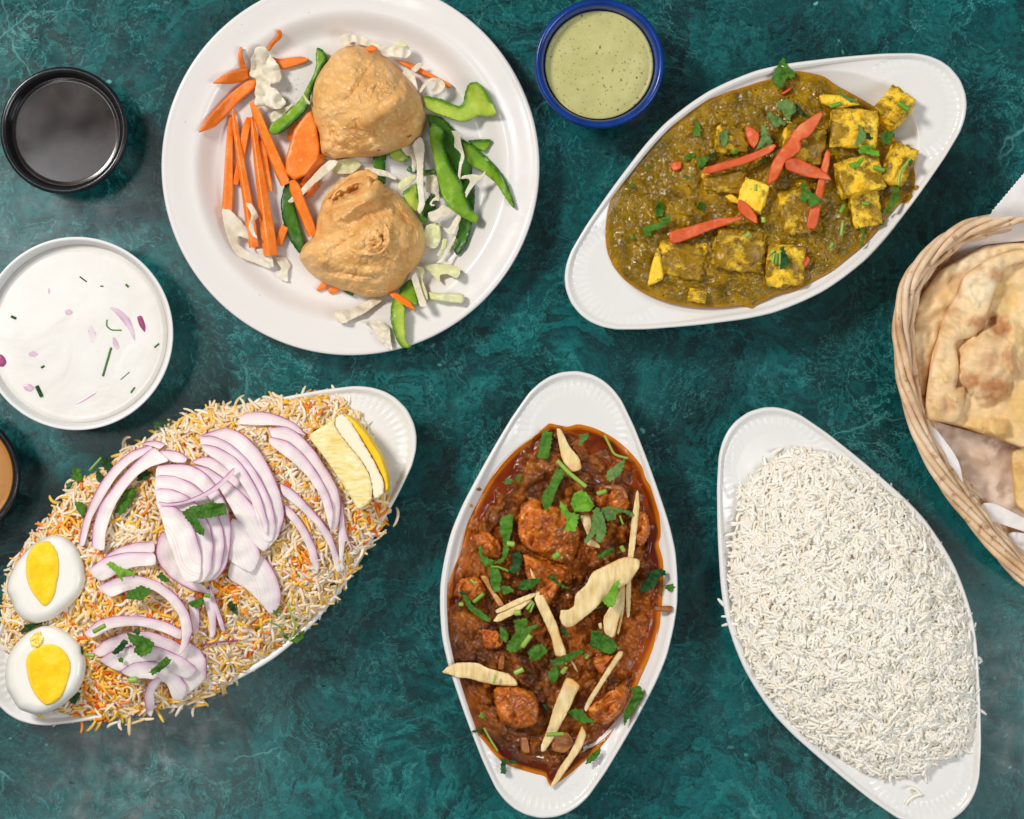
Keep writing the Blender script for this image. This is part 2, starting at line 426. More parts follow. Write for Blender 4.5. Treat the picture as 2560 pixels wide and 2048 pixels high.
# ---------------------------------------------------------------- materials of the place
def build_materials():
    # teal marbled table top
    m = M("teal_marble", rough=0.30, spec=0.36).world()
    w = m.warp(6, .10); w3 = m.warp(80, .010)
    big = m.noise(4.2, 4, .6, 0.5, w)
    D0, D1, T0, T1, T2, L0 = srgb(7, 30, 34), srgb(12, 50, 54), srgb(6, 74, 77), srgb(11, 94, 95), srgb(30, 117, 116), srgb(76, 160, 156)
    s1 = m.noise(9, 6, .62, .7, m.warp(30, .022))          # brushed swirls with layered edges
    c1 = m.ramp(s1, [(.26, D0), (.34, D1), (.38, T0), (.385, T2), (.43, T0), (.47, D1), (.50, D0), (.505, T1), (.56, T0), (.565, T2), (.60, T1), (.64, D1), (.66, T1), (.74, T2)])
    s2 = m.noise(24, 6, .66, .5, m.warp(70, .012))
    c2 = m.ramp(s2, [(.30, D0), (.38, T1), (.43, T0), (.435, D1), (.49, T0), (.50, L0), (.508, T1), (.56, D0), (.565, T2), (.62, T0), (.70, T2)])
    pick = m.ramp(m.noise(6.5, 3, .6, .8), [(.40, .25), (.60, .75)])
    base = m.mix(pick, c1, c2)
    base = m.mix(m.ramp(big, [(.36, .60), (.47, 0.0)]), base, srgb(18, 46, 50))
    base = m.mix(m.ramp(big, [(.54, 0.0), (.70, .45)]), base, srgb(6, 100, 103))
    fib = m.noise(120, 7, .76, 1.2, w3)
    base = m.mix(m.ramp(fib, [(.54, 0.0), (.72, .42)]), base, srgb(44, 126, 124))
    base = m.mix(m.ramp(fib, [(.30, .75), (.45, 0.0)]), base, srgb(8, 30, 34))
    fine = m.noise(620, 3, .7)
    base = m.mix(m.ramp(fine, [(.35, .22), (.5, 0.0)]), base, srgb(6, 34, 38)); base = m.mix(m.ramp(fine, [(.52, 0.0), (.68, .18)]), base, srgb(46, 118, 116))
    rid = m.math('ABSOLUTE', m.math('SUBTRACT', m.noise(15, 8, .66, 1.4, w), .5))
    base = m.mix(m.math('MULTIPLY', m.ramp(rid, [(.0, .9), (.012, 0.0)]), m.ramp(m.noise(11, 3), [(.48, 0.0), (.60, 1.0)])), base, srgb(6, 22, 26))
    rid = m.math('ABSOLUTE', m.math('SUBTRACT', m.noise(22, 7, .66, 0.8), .5))
    base = m.mix(m.math('MULTIPLY', m.ramp(rid, [(.0, .75), (.008, 0.0)]), m.ramp(m.noise(13, 3), [(.52, 0.0), (.66, .9)])), base, srgb(84, 160, 156))
    cell2 = m.voro(8, 'DISTANCE_TO_EDGE', m.warp(26, .05))
    vein = m.math('MULTIPLY', m.ramp(cell2, [(.0, .9), (.010, 0.0)]), m.ramp(m.noise(7, 4, .7), [(.54, 0.0), (.62, .7)]))
    base = m.mix(vein, base, srgb(88, 160, 158))
    slit = m.n("ShaderNodeMapping"); slit.inputs["Rotation"].default_value = (0, 0, .7); slit.inputs["Scale"].default_value = (1, 2.6, 1); m.l(m.warp(30, .02), slit.inputs["Vector"])
    base = m.mix(m.math('MULTIPLY', m.ramp(m.voro(62, vec=slit.outputs[0]), [(.10, 1.0), (.17, 0.0)]), m.ramp(m.noise(18, 3), [(.54, 0.0), (.60, .9)])), base, srgb(5, 18, 22))
    fleck = m.math('MULTIPLY', m.ramp(m.voro(95, vec=w3), [(.08, 1.0), (.16, 0.0)]), m.ramp(m.noise(16, 3), [(.58, 0.0), (.66, .8)]))
    base = m.mix(fleck, base, srgb(100, 180, 176))
    m.color(base); m.rough(m.ramp(m.noise(60, 4), [(.3, .15), (.7, .27)])); m.bump(m.noise(90, 4, .6), .03, .002)
    MAT['table'] = m.m
    # white glazed crockery
    def glaze(name, c, stain=.0):
        m = M(name, rough=.16, spec=.45)
        col = m.mix(m.ramp(m.noise(14, 3), [(.4, 0.0), (.75, .5)]), c, tuple(v * .965 for v in c[:3]) + (1,))
        spk = m.math('MULTIPLY', m.ramp(m.voro(115), [(.0, .8), (.05, 0.0)]), m.ramp(m.noise(17, 2), [(.60, 0.0), (.66, .7)]))
        col = m.mix(spk, col, srgb(150, 122, 84))
        m.color(col); m.rough(m.ramp(m.noise(40, 4, .7), [(.35, .12), (.7, .26)])); m.bump(m.noise(30, 2), .04, .004); return m.m
    MAT['dish'] = glaze("white_glaze", (.715, .705, .685, 1)); MAT['plate'] = glaze("white_china", (.70, .675, .655, 1))
    MAT['bowl'] = M("white_plastic", rough=.3, spec=.4, base=(.71, .71, .70, 1), sss=.1, rad=.003).m
    m = M("black_melamine", rough=.20, spec=.5); m.color(m.ramp(m.noise(160, 4, .7), [(.3, (.004, .0045, .006, 1)), (.8, (.014, .016, .02, 1))]))
    m.bump(m.noise(300, 3), .08, .001); MAT['black'] = m.m
    m = M("blue_melamine", rough=.22, spec=.45); m.color(m.ramp(m.noise(60, 3), [(.3, srgb(0, 38, 104)), (.75, srgb(2, 56, 140))])); m.bump(m.noise(260, 3), .05, .001); MAT['blue'] = m.m
    # sauces
    m = M("tamarind_sauce", rough=.10, spec=.6); m.color(m.ramp(m.noise(50, 3), [(.3, (.010, .006, .005, 1)), (.8, (.030, .020, .017, 1))])); m.rough(m.ramp(m.noise(22, 2), [(.35, .10), (.65, .20)])); m.bump(m.noise(50, 2), .02, .002); MAT['tamarind'] = m.m
    m = M("orange_sauce", rough=.3, spec=.4, base=srgb(180, 122, 54)); m.bump(m.noise(200, 3), .15, .001); MAT['orange_sauce'] = m.m
    m = M("green_chutney", rough=.35, spec=.4, sss=.15, rad=.002)
    c = m.ramp(m.noise(70, 4, .6), [(.3, srgb(174, 170, 108)), (.7, srgb(190, 186, 128))])
    s1 = m.math('MULTIPLY', m.ramp(m.voro(430), [(.16, 1.0), (.30, 0.0)]), m.ramp(m.noise(300, 2), [(.46, 0.0), (.56, .8)]))
    c = m.mix(s1, c, srgb(110, 112, 36))
    s2 = m.math('MULTIPLY', m.ramp(m.voro(200, vec=m.warp(300, .002)), [(.10, 1.0), (.22, 0.0)]), m.ramp(m.noise(90, 2), [(.48, 0.0), (.60, .9)]))
    c = m.mix(s2, c, srgb(88, 88, 20))
    m.color(c); m.bump(m.noise(220, 3), .10, .001); MAT['chutney'] = m.m
    m = M("yogurt", rough=.22, spec=.5, sss=.2, rad=.003)
    c = m.ramp(m.noise(40, 3), [(.3, (.63, .605, .565, 1)), (.7, (.69, .67, .635, 1))])
    dot = m.math('MULTIPLY', m.ramp(m.voro(150), [(.05, 1.0), (.12, 0.0)]), m.ramp(m.noise(60, 2), [(.55, 0.0), (.62, .7)]))
    c = m.mix(dot, c, srgb(196, 168, 130)); m.color(c)
    m.bump(m.noise(26, 3, .5, 1.5), .10, .003); MAT['yogurt'] = m.m
    # gravies
    m = M("spinach_gravy", rough=.30, spec=.25, coat=.22)
    a = m.ramp(m.noise(75, 5, .65), [(.30, srgb(78, 60, 0)), (.48, srgb(126, 95, 0)), (.66, srgb(166, 126, 0))])
    a = m.mix(m.ramp(m.noise(26, 3), [(.45, 0.0), (.72, .5)]), a, srgb(112, 92, 10))
    fl = m.math('MULTIPLY', m.ramp(m.voro(360, vec=m.warp(200, .004)), [(.16, 1.0), (.34, 0.0)]), m.ramp(m.noise(150, 3), [(.50, 0.0), (.60, .95)]))
    a = m.mix(fl, a, srgb(40, 40, 6))
    f2 = m.math('MULTIPLY', m.ramp(m.noise(150, 4, .7, 1.0), [(.60, 0.0), (.70, .8)]), m.ramp(m.noise(32, 2), [(.48, 0.0), (.62, 1.0)]))
    a = m.mix(f2, a, srgb(58, 40, 24))
    a = m.mix(m.ramp(m.attr("edge"), [(.0, .85), (.10, 0.0)]), a, srgb(168, 112, 10))
    m.color(a); m.rough(m.ramp(m.noise(110, 4, .7), [(.35, .08), (.65, .16)])); m.bump(m.noise(130, 4, .6), .7, .0030); m.bump(m.noise(430, 3, .6), .22, .0010); MAT['saag'] = m.m
    m = M("curry_gravy", rough=.3, spec=.25, coat=.4)
    a = m.ramp(m.noise(70, 5, .65), [(.28, srgb(66, 30, 0)), (.44, srgb(112, 56, 6)), (.60, srgb(156, 86, 14)), (.78, srgb(198, 122, 30))])
    a = m.mix(m.ramp(m.noise(26, 4, .6), [(.50, 0.0), (.66, .75)]), a, srgb(176, 92, 22)); a = m.mix(m.ramp(m.noise(19, 4, .6), [(.34, .8), (.48, 0.0)]), a, srgb(62, 26, 4))
    a = m.mix(m.math('MULTIPLY', m.ramp(m.noise(140, 4, .7), [(.62, 0.0), (.72, .8)]), .7), a, srgb(56, 24, 10))
    oil = m.ramp(m.noise(13, 2), [(.38, srgb(78, 18, 2)), (.5, srgb(104, 30, 2)), (.64, srgb(150, 66, 2))])
    oil = m.mix(m.ramp(m.attr("edge"), [(.0, 1.0), (.06, .8), (.14, 0.0)]), oil, srgb(196, 112, 2))
    a = m.mix(m.attr("oil"), a, oil)
    m.color(a); r = m.mix(m.attr("oil"), m.ramp(m.noise(120, 4), [(.35, .08), (.65, .18)]), (.10, .10, .10, 1)); m.rough(r)
    bs = m.noise(230, 5, .7); k = m.math('MULTIPLY', bs, m.math('SUBTRACT', 1.0, m.attr("oil"))); m.bump(k, .75, .0030); m.bump(m.math('MULTIPLY', m.noise(430, 3, .6), m.math('SUBTRACT', 1.0, m.attr('oil'))), .5, .0012); MAT['curry'] = m.m
    m = M("curry_chicken", rough=.20, spec=.4, coat=.4, sss=.08, rad=.002)
    a = m.ramp(m.noise(85, 5, .65, .6), [(.30, srgb(122, 58, 14)), (.45, srgb(180, 92, 24)), (.58, srgb(216, 124, 36)), (.74, srgb(236, 160, 66))])
    a = m.mix(m.ramp(m.noise(30, 4, .65), [(.46, 0.0), (.58, .95)]), a, m.ramp(m.noise(70, 5, .65), [(.28, srgb(74, 36, 4)), (.44, srgb(120, 62, 10)), (.60, srgb(160, 90, 20))])); m.color(a)
    m.bump(m.noise(150, 4, .65, .8), .55, .003); MAT['chicken'] = m.m
    m = M("curry_onion", rough=.22, spec=.6, sss=.2, rad=.002); m.color(m.ramp(m.noise(70, 4), [(.3, srgb(118, 62, 20)), (.7, srgb(184, 116, 52))])); m.bump(m.noise(200, 4), .3, .001); MAT['curry_onion'] = m.m
    # paneer: how much gravy clings differs from cube to cube
    def paneer(name, lo, hi, up):
        m = M(name, rough=.42, spec=.35, sss=.06, rad=.001)
        p = m.ramp(m.noise(60, 4), [(.3, srgb(236, 182, 22)), (.55, srgb(248, 210, 60)), (.8, srgb(252, 232, 140))])
        p = m.mix(m.ramp(m.noise(170, 4, .7), [(.54, 0.0), (.66, .6)]), p, srgb(176, 120, 8))
        g = m.ramp(m.noise(75, 5, .65), [(.30, srgb(92, 68, 0)), (.48, srgb(140, 104, 2)), (.66, srgb(176, 134, 10))])
        g = m.mix(m.ramp(m.noise(26, 3), [(.45, 0.0), (.72, .6)]), g, srgb(124, 98, 36))
        g = m.mix(m.ramp(m.noise(90, 3), [(.58, 0.0), (.68, .7)]), g, srgb(86, 66, 50))
        n = m.math('MULTIPLY_ADD', m.math('SUBTRACT', m.attr("top"), .55), up, m.noise(70, 6, .66, .2))
        k = m.ramp(n, [(lo, 0.0), (hi, 1.0)])
        c = m.mix(k, p, g)
        fl = m.math('MULTIPLY', m.ramp(m.noise(260, 3, .7), [(.60, 0.0), (.68, .9)]), .8); c = m.mix(fl, c, srgb(66, 48, 10))
        m.color(c); m.rough(m.mix(k, (.45, .45, .45, 1), m.ramp(m.noise(110, 4), [(.35, .12), (.65, .28)]))); m.bump(k, .5, .0020); m.bump(m.noise(150, 4, .65), .6, .0022); return m.m
    MAT['paneer_bare'] = paneer("paneer_bare", .60, .70, .0); MAT['paneer_half'] = paneer("paneer_half", .46, .58, .10); MAT['paneer_coated'] = paneer("paneer_coated", .44, .57, .22)
    # fried dough
    m = M("fried_pastry", rough=.45, spec=.24, sss=.06, rad=.002)
    c = m.ramp(m.noise(42, 5, .62), [(.28, srgb(192, 134, 70)), (.44, srgb(218, 168, 102)), (.60, srgb(228, 184, 122)), (.8, srgb(238, 206, 156))])
    c = m.mix(m.ramp(m.noise(19, 3), [(.48, 0.0), (.68, .65)]), c, srgb(196, 150, 96))
    c = m.mix(m.ramp(m.noise(27, 2), [(.58, 0.0), (.72, .6)]), c, srgb(224, 156, 72))
    bub = m.ramp(m.voro(215, vec=m.warp(120, .006)), [(.08, 1.0), (.32, 0.0)])
    c = m.mix(m.math('MULTIPLY', bub, m.ramp(m.noise(60, 2), [(.40, 0.0), (.62, .9)])), c, srgb(244, 218, 176))
    c = m.mix(m.ramp(m.attr("blister"), [(.3, 0.0), (.9, .30)]), c, srgb(244, 214, 164))
    c = m.mix(m.ramp(m.noise(30, 5, .7), [(.56, 0.0), (.66, .5)]), c, srgb(190, 136, 76))
    dk = m.math('MULTIPLY', m.ramp(m.voro(58, vec=m.warp(160, .004)), [(.05, 1.0), (.10, 0.0)]), m.ramp(m.noise(23, 2), [(.50, 0.0), (.56, .9)])); c = m.mix(dk, c, srgb(84, 44, 20))
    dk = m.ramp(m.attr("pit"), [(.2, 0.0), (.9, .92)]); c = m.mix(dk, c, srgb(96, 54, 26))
    m.color(c); m.rough(m.ramp(m.noise(80, 3), [(.4, .30), (.7, .52)])); m.bump(bub, .35, .0014); m.bump(m.noise(330, 4, .6), .18, .0008); MAT['pastry'] = m.m
    m = M("flatbread", rough=.48, spec=.3, sss=.08, rad=.002)
    c = m.ramp(m.noise(30, 4, .6), [(.30, srgb(212, 172, 120)), (.5, srgb(230, 200, 154)), (.72, srgb(238, 222, 190))])
    c = m.mix(m.ramp(m.noise(14, 3), [(.50, 0.0), (.72, .55)]), c, srgb(214, 164, 84))
    c = m.mix(m.ramp(m.attr("butter"), [(0.0, 0.0), (1.0, .60)]), c, srgb(214, 170, 78))
    tn = m.math('MULTIPLY', m.attr("toast"), m.ramp(m.noise(80, 4, .7), [(.30, .55), (.65, 1.0)]))
    c = m.mix(m.ramp(tn, [(.04, 0.0), (.5, .55), (1.0, 1.0)]), c, srgb(166, 96, 40))
    ed = m.math('MULTIPLY', m.ramp(m.attr("edge"), [(.0, .65), (.06, 0.0)]), m.ramp(m.noise(40, 2), [(.42, 0.0), (.6, 1.0)])); c = m.mix(ed, c, srgb(176, 104, 46))
    m.color(c); m.bump(m.noise(150, 5, .65), .22, .0016); MAT['bread'] = m.m
    m = M("liner_paper", rough=.55, spec=.25)
    m.b.inputs["Transmission Weight"].default_value = 0.0
    c = m.ramp(m.noise(38, 3), [(.3, (.70, .66, .64, 1)), (.7, (.79, .76, .745, 1))]); m.color(c); m.bump(m.noise(55, 4, .6), .3, .002); m.bump(m.noise(600, 2), .06, .0005)
    MAT['paper'] = m.m
    m = M("oiled_paper", rough=.40, spec=.35)
    c = m.ramp(m.noise(26, 3, .6), [(.32, srgb(212, 180, 150)), (.5, srgb(232, 208, 186)), (.7, srgb(240, 222, 204))])
    c = m.mix(m.ramp(m.noise(48, 3, .6), [(.60, 0.0), (.70, .7)]), c, srgb(176, 138, 106)); m.color(c); m.bump(m.noise(22, 2), .25, .003); m.through(.25); MAT['oiled_paper'] = m.m
    m = M("wicker", rough=.45, spec=.35)
    c = m.ramp(m.noise(46, 4, .65), [(.28, srgb(176, 128, 84)), (.5, srgb(210, 172, 130)), (.72, srgb(232, 208, 176))])
    c = m.mix(m.math('MULTIPLY', m.rnd(), .5), c, srgb(226, 208, 184)); c = m.mix(m.ramp(m.noise(130, 3), [(.60, 0.0), (.70, .7)]), c, srgb(152, 96, 56)); m.color(c); m.bump(m.noise(500, 3), .2, .0008); MAT['wicker'] = m.m
    # rice
    def rice(name, c, s=.0):
        m = M(name, rough=.34, spec=.40, sss=s, rad=.0012, base=c); m.b.inputs['Subsurface Radius'].default_value = (1, .97, .92); m.through(.30); return m.m
    MAT['rice'] = [rice("rice_white", (.99, .968, .91, 1)), rice("rice_cream", (.985, .94, .84, 1))]
    MAT['biryani'] = [rice("rice_ivory", srgb(250, 236, 208)), rice("rice_tan", srgb(246, 222, 172)), rice("rice_pale", srgb(253, 246, 230)), rice("rice_yellow", srgb(252, 212, 92)), rice("rice_orange", srgb(252, 158, 36)), rice("rice_red", srgb(244, 118, 30))]
    MAT['rice_bed'] = rice("rice_bed", (.95, .90, .80, 1)); MAT['biryani_bed'] = rice("biryani_bed", srgb(238, 204, 140))
    # vegetables
    def leaf(name, dark, mid, lite):
        m = M(name, rough=.5, spec=.16)
        c = m.ramp(m.noise(75, 5, .65), [(.3, dark), (.55, mid), (.8, lite)])
        c = m.mix(m.math('MULTIPLY', m.rnd(), .5), c, lite)
        v = m.ramp(m.math('ABSOLUTE', m.math('SUBTRACT', m.noise(120, 2, .5, 1.5), .5)), [(.0, .35), (.03, 0.0)]); c = m.mix(v, c, lite)
        m.color(c); m.bump(m.noise(220, 4), .35, .0009); return m.m
    MAT['leaf'] = leaf("cilantro", srgb(26, 64, 10), srgb(50, 96, 20), srgb(92, 136, 48))
    MAT['leaf_pale'] = leaf("cilantro_pale", srgb(48, 86, 32), srgb(80, 118, 54), srgb(122, 152, 88))
    MAT['leaf_dark'] = leaf("cilantro_dark", srgb(16, 44, 20), srgb(30, 68, 32), srgb(54, 92, 46))
    MAT['leaf_bright'] = leaf("cilantro_bright", srgb(60, 112, 20), srgb(92, 150, 34), srgb(140, 184, 66))
    m = M("cilantro_stem", rough=.35, spec=.45, sss=.1, rad=.001); m.color(m.mix(m.rnd(), srgb(96, 146, 36), srgb(160, 186, 84))); MAT['stem'] = m.m
    m = M("carrot", rough=.40, spec=.4, sss=.12, rad=.0015)
    c = m.ramp(m.noise(95, 5, .65), [(.3, srgb(216, 104, 18)), (.5, srgb(230, 126, 34)), (.72, srgb(240, 154, 74))]); c = m.mix(m.math('MULTIPLY', m.rnd(), .5), c, srgb(228, 112, 16))
    c = m.mix(m.ramp(m.noise(300, 3), [(.58, 0.0), (.72, .4)]), c, srgb(250, 176, 110)); m.color(c); m.bump(m.noise(420, 4), .25, .0007); MAT['carrot'] = m.m
    def pepper(name, skin, flesh, k=.05):
        m = M(name, rough=.34, spec=.30, sss=.10, rad=.002)
        q = m.math('ADD', m.attr("skin"), m.math('MULTIPLY', m.math('SUBTRACT', m.noise(50, 3), .5), .10))
        c = m.mix(m.ramp(q, [(.0, 0.0), (.05, .12), (.10, .75), (.22, 1.0)]), skin, flesh)
        c = m.mix(m.ramp(m.noise(70, 4, .6), [(.42, 0.0), (.66, .45)]), c, skin)
        c = m.mix(m.ramp(m.noise(160, 4, .7), [(.54, 0.0), (.68, .4)]), c, tuple(min(v * 1.5, .9) for v in flesh[:3]) + (1,))
        m.color(c); m.bump(m.noise(120, 4, .6), .25, .001); return m.m
    MAT['pepper'] = pepper("green_pepper", srgb(36, 92, 8), srgb(124, 164, 40)); MAT['pepper_dark'] = pepper("green_pepper_skin", srgb(22, 66, 10), srgb(66, 116, 22))
    MAT['pepper_pale'] = pepper("green_pepper_flesh", srgb(70, 120, 14), srgb(172, 192, 74))
    def cab(name, c0, c1, **k_):
        m = M(name, rough=.42, spec=.3, sss=.4, rad=.003); c = m.ramp(m.noise(45, 3), [(.3, c0), (.7, c1)]); m.color(c)
        m.bump(m.noise(140, 4), .25, .001); m.through(.15); return m.m
    MAT['cabbage'] = cab("cabbage", srgb(222, 210, 184), srgb(236, 230, 216)); MAT['cabbage_green'] = cab("cabbage_green", srgb(212, 214, 152), srgb(230, 228, 196))
    m = M("ginger", rough=.48, spec=.30, sss=.15, rad=.0015)
    tc = m.n('ShaderNodeMapping'); tc.inputs['Rotation'].default_value = (0, 0, .5); tc.inputs['Scale'].default_value = (5, 1, 1); m.l(m.pos, tc.inputs['Vector'])
    c = m.ramp(m.noise(60, 5, .65, .4, tc.outputs[0]), [(.28, srgb(204, 172, 108)), (.5, srgb(228, 204, 150)), (.75, srgb(238, 224, 188))])
    ed = m.math('MULTIPLY', m.ramp(m.attr("edge"), [(.0, .8), (.05, 0.0)]), m.ramp(m.noise(55, 3), [(.45, 0.0), (.6, 1.0)])); c = m.mix(ed, c, srgb(196, 140, 64))
    c = m.mix(m.ramp(m.noise(36, 3), [(.56, 0.0), (.72, .75)]), c, srgb(214, 150, 56)); m.color(c); m.bump(m.noise(260, 3, .6), .2, .0008); MAT['ginger'] = m.m
    m = M("ginger_stained", rough=.4, spec=.4, base=srgb(196, 140, 84), sss=.1, rad=.001); MAT['ginger_stained'] = m.m
    m = M("tomato", rough=.40, spec=.28, sss=.2, rad=.002)
    c = m.ramp(m.noise(60, 4), [(.3, srgb(194, 76, 32)), (.5, srgb(212, 100, 52)), (.75, srgb(230, 148, 100))]); c = m.mix(m.ramp(m.attr("edge"), [(.0, .8), (.05, 0.0)]), c, srgb(206, 70, 36)); m.color(c); m.bump(m.noise(160, 4), .25, .0008); MAT['tomato'] = m.m
    m = M("red_onion", rough=.42, spec=.22, sss=.22, rad=.0018)
    sk = m.math('ADD', m.attr("skin"), m.math('MULTIPLY', m.math('SUBTRACT', m.noise(80, 3), .5), .05))
    c = m.ramp(sk, [(.0, srgb(142, 52, 124)), (.016, srgb(178, 100, 162)), (.030, srgb(232, 202, 220)), (.10, srgb(246, 232, 236)), (.30, srgb(252, 247, 243))])
    wv = m.n("ShaderNodeTexNoise"); wv.noise_dimensions = '1D'; wv.inputs["Scale"].default_value = 26; wv.inputs["Detail"].default_value = 2; m.l(m.attr("skin"), wv.inputs["W"])
    st = m.ramp(wv.outputs["Fac"], [(.55, 0.0), (.68, .45)]); c = m.mix(st, c, srgb(222, 194, 212)); m.color(c); m.bump(m.noise(150, 3), .12, .0008); m.through(.28); MAT['onion'] = m.m
    m = M("raita_onion", rough=.25, spec=.45, sss=.3, rad=.002); m.color(m.ramp(m.noise(90, 2), [(.35, srgb(196, 160, 184)), (.7, srgb(216, 198, 206))])); MAT['raita_onion'] = m.m
    MAT['onion_dark'] = M("onion_skin", rough=.3, spec=.45, base=srgb(150, 66, 110), sss=.1, rad=.001).m
    m = M("egg_white", rough=.24, spec=.5, sss=.35, rad=.003); m.color(m.ramp(m.noise(26, 2), [(.3, (.77, .755, .69, 1)), (.7, (.80, .79, .745, 1))])); m.bump(m.noise(60, 2), .06, .002); MAT['egg_white'] = m.m
    m = M("egg_yolk", rough=.55, spec=.25, sss=.15, rad=.002); m.color(m.mix(m.ramp(m.math('ADD', m.attr('edge'), m.math('MULTIPLY', m.math('SUBTRACT', m.noise(60, 3), .5), .10)), [(.0, .8), (.09, 0.0)]), m.ramp(m.noise(95, 4, .6), [(.3, srgb(244, 184, 4)), (.55, srgb(252, 204, 16)), (.8, srgb(252, 220, 84))]), srgb(240, 210, 104))); m.bump(m.noise(230, 5, .7), .6, .0014); MAT['yolk'] = m.m
    MAT['yolk_pale'] = M("yolk_crumb", rough=.6, spec=.2, base=srgb(240, 214, 110), sss=.15, rad=.001).m
    m = M("lemon_pulp", rough=.22, spec=.5, sss=.3, rad=.003); 
    tc = m.n("ShaderNodeMapping"); tc.inputs["Rotation"].default_value = (0, 0, R_(28)); tc.inputs["Scale"].default_value = (1.0, 3.6, 1.0); m.l(m.warp(60, .006), tc.inputs["Vector"])
    ve = m.voro(150, 'SMOOTH_F1', vec=tc.outputs[0]); st = m.noise(60, 4, .6, .6, tc.outputs[0])
    cc = m.ramp(st, [(.3, srgb(240, 212, 128)), (.52, srgb(250, 234, 176)), (.75, srgb(254, 248, 220))]); cc = m.mix(m.ramp(ve, [(.05, .5), (.5, 0.0)]), cc, srgb(236, 208, 110))
    m.color(cc); m.bump(ve, .45, .0016); m.through(.10); MAT['pulp'] = m.m
    m = M("lemon_pith", rough=.5, spec=.3, base=srgb(236, 226, 198), sss=.2, rad=.002); MAT['pith'] = m.m
    m = M("lemon_rind", rough=.35, spec=.45, sss=.15, rad=.002); m.color(m.ramp(m.noise(70, 3), [(.35, srgb(240, 192, 20)), (.7, srgb(250, 216, 60))])); m.bump(m.voro(420), .3, .0008); MAT['rind'] = m.m
    MAT['spice'] = M("spice", rough=.7, spec=.2, base=srgb(150, 118, 82)).m
    MAT['oil_drip'] = M("oil_drip", rough=.15, spec=.5, base=srgb(206, 134, 30)).m
build_materials()

# ---------------------------------------------------------------- table top
def build_table():
    V = [(-.8, -.65, 0), (.8, -.65, 0), (.8, .65, 0), (-.8, .65, 0), (-.8, -.65, -.03), (.8, -.65, -.03), (.8, .65, -.03), (-.8, .65, -.03)]
    F = [(0, 1, 2, 3), (7, 6, 5, 4), (0, 4, 5, 1), (1, 5, 6, 2), (2, 6, 7, 3), (3, 7, 4, 0)]
    o = put("table_surface", V, F, MAT['table'], smooth=False)
    tag(o, "glossy teal green marbled table top under all the dishes", kind="structure")
build_table()

# ---------------------------------------------------------------- oval dishes
BOAT_A = np.array([0, 60, 133, 200, 266, 333, 399, 432, 466, 499, 525, 544, 556, 562.]) 
BOAT_W = np.array([289, 285, 274, 253, 226, 197, 166, 150, 131, 112, 89, 64, 37, 0.])
RIMZ = 0.040
def boat_outline():
    a = np.r_[BOAT_A, 562 - .0]; 
    up = np.stack([BOAT_A, BOAT_W], 1)
    q = np.vstack([up[::-1], np.stack([-BOAT_A[1:], BOAT_W[1:]], 1)])
    full = np.vstack([q, np.stack([-q[1:-1][:, 0], -q[1:-1][:, 1]], 1)])
    return chaikin(full, 2)
BO = boat_outline()
_th = np.linspace(-math.pi, math.pi, 1441); _RO = polar_radius(BO, np.zeros(2), _th)
EA, EB = 418.0, 258.0
def boat_radii(th):
    ro = np.interp(th, _th, _RO); re = 1 / np.sqrt((np.cos(th) / EA) ** 2 + (np.sin(th) / EB) ** 2)
    return ro, np.minimum(re, ro - 22)
FLOORZ = .012
def boat_z(a, w):
    """height of the glazed inside at dish coordinates (pixels)"""
    th = np.arctan2(w, a); r = np.hypot(a, w); ro, re = boat_radii(th)
    f = np.clip(r / re, 0, 1); zin = FLOORZ + (.0352 - FLOORZ) * f ** 3.4
    t = np.clip((r - re) / (ro - 14 - re), 0, 1); zs = .0352 + (.0382 - .0352) * t ** 1.2
    return np.where(r < re, zin, zs)
class Dish:
    def __init__(s, c, ang, sx=1.0, sy=1.0):
        s.c = np.array(c, float); s.a = R_(ang); s.sx, s.sy = sx, sy      # ang: long axis, degrees anticlockwise as seen
        s.u = np.array([math.cos(s.a), -math.sin(s.a)]); s.v = np.array([math.sin(s.a), math.cos(s.a)])
    def local(s, x, y):
        dx, dy = np.asarray(x) - s.c[0], np.asarray(y) - s.c[1]
        return (dx * s.u[0] + dy * s.u[1]) / s.sx, (dx * s.v[0] + dy * s.v[1]) / s.sy
    def z(s, x, y): return boat_z(*s.local(x, y))
_BOAT_ME = None
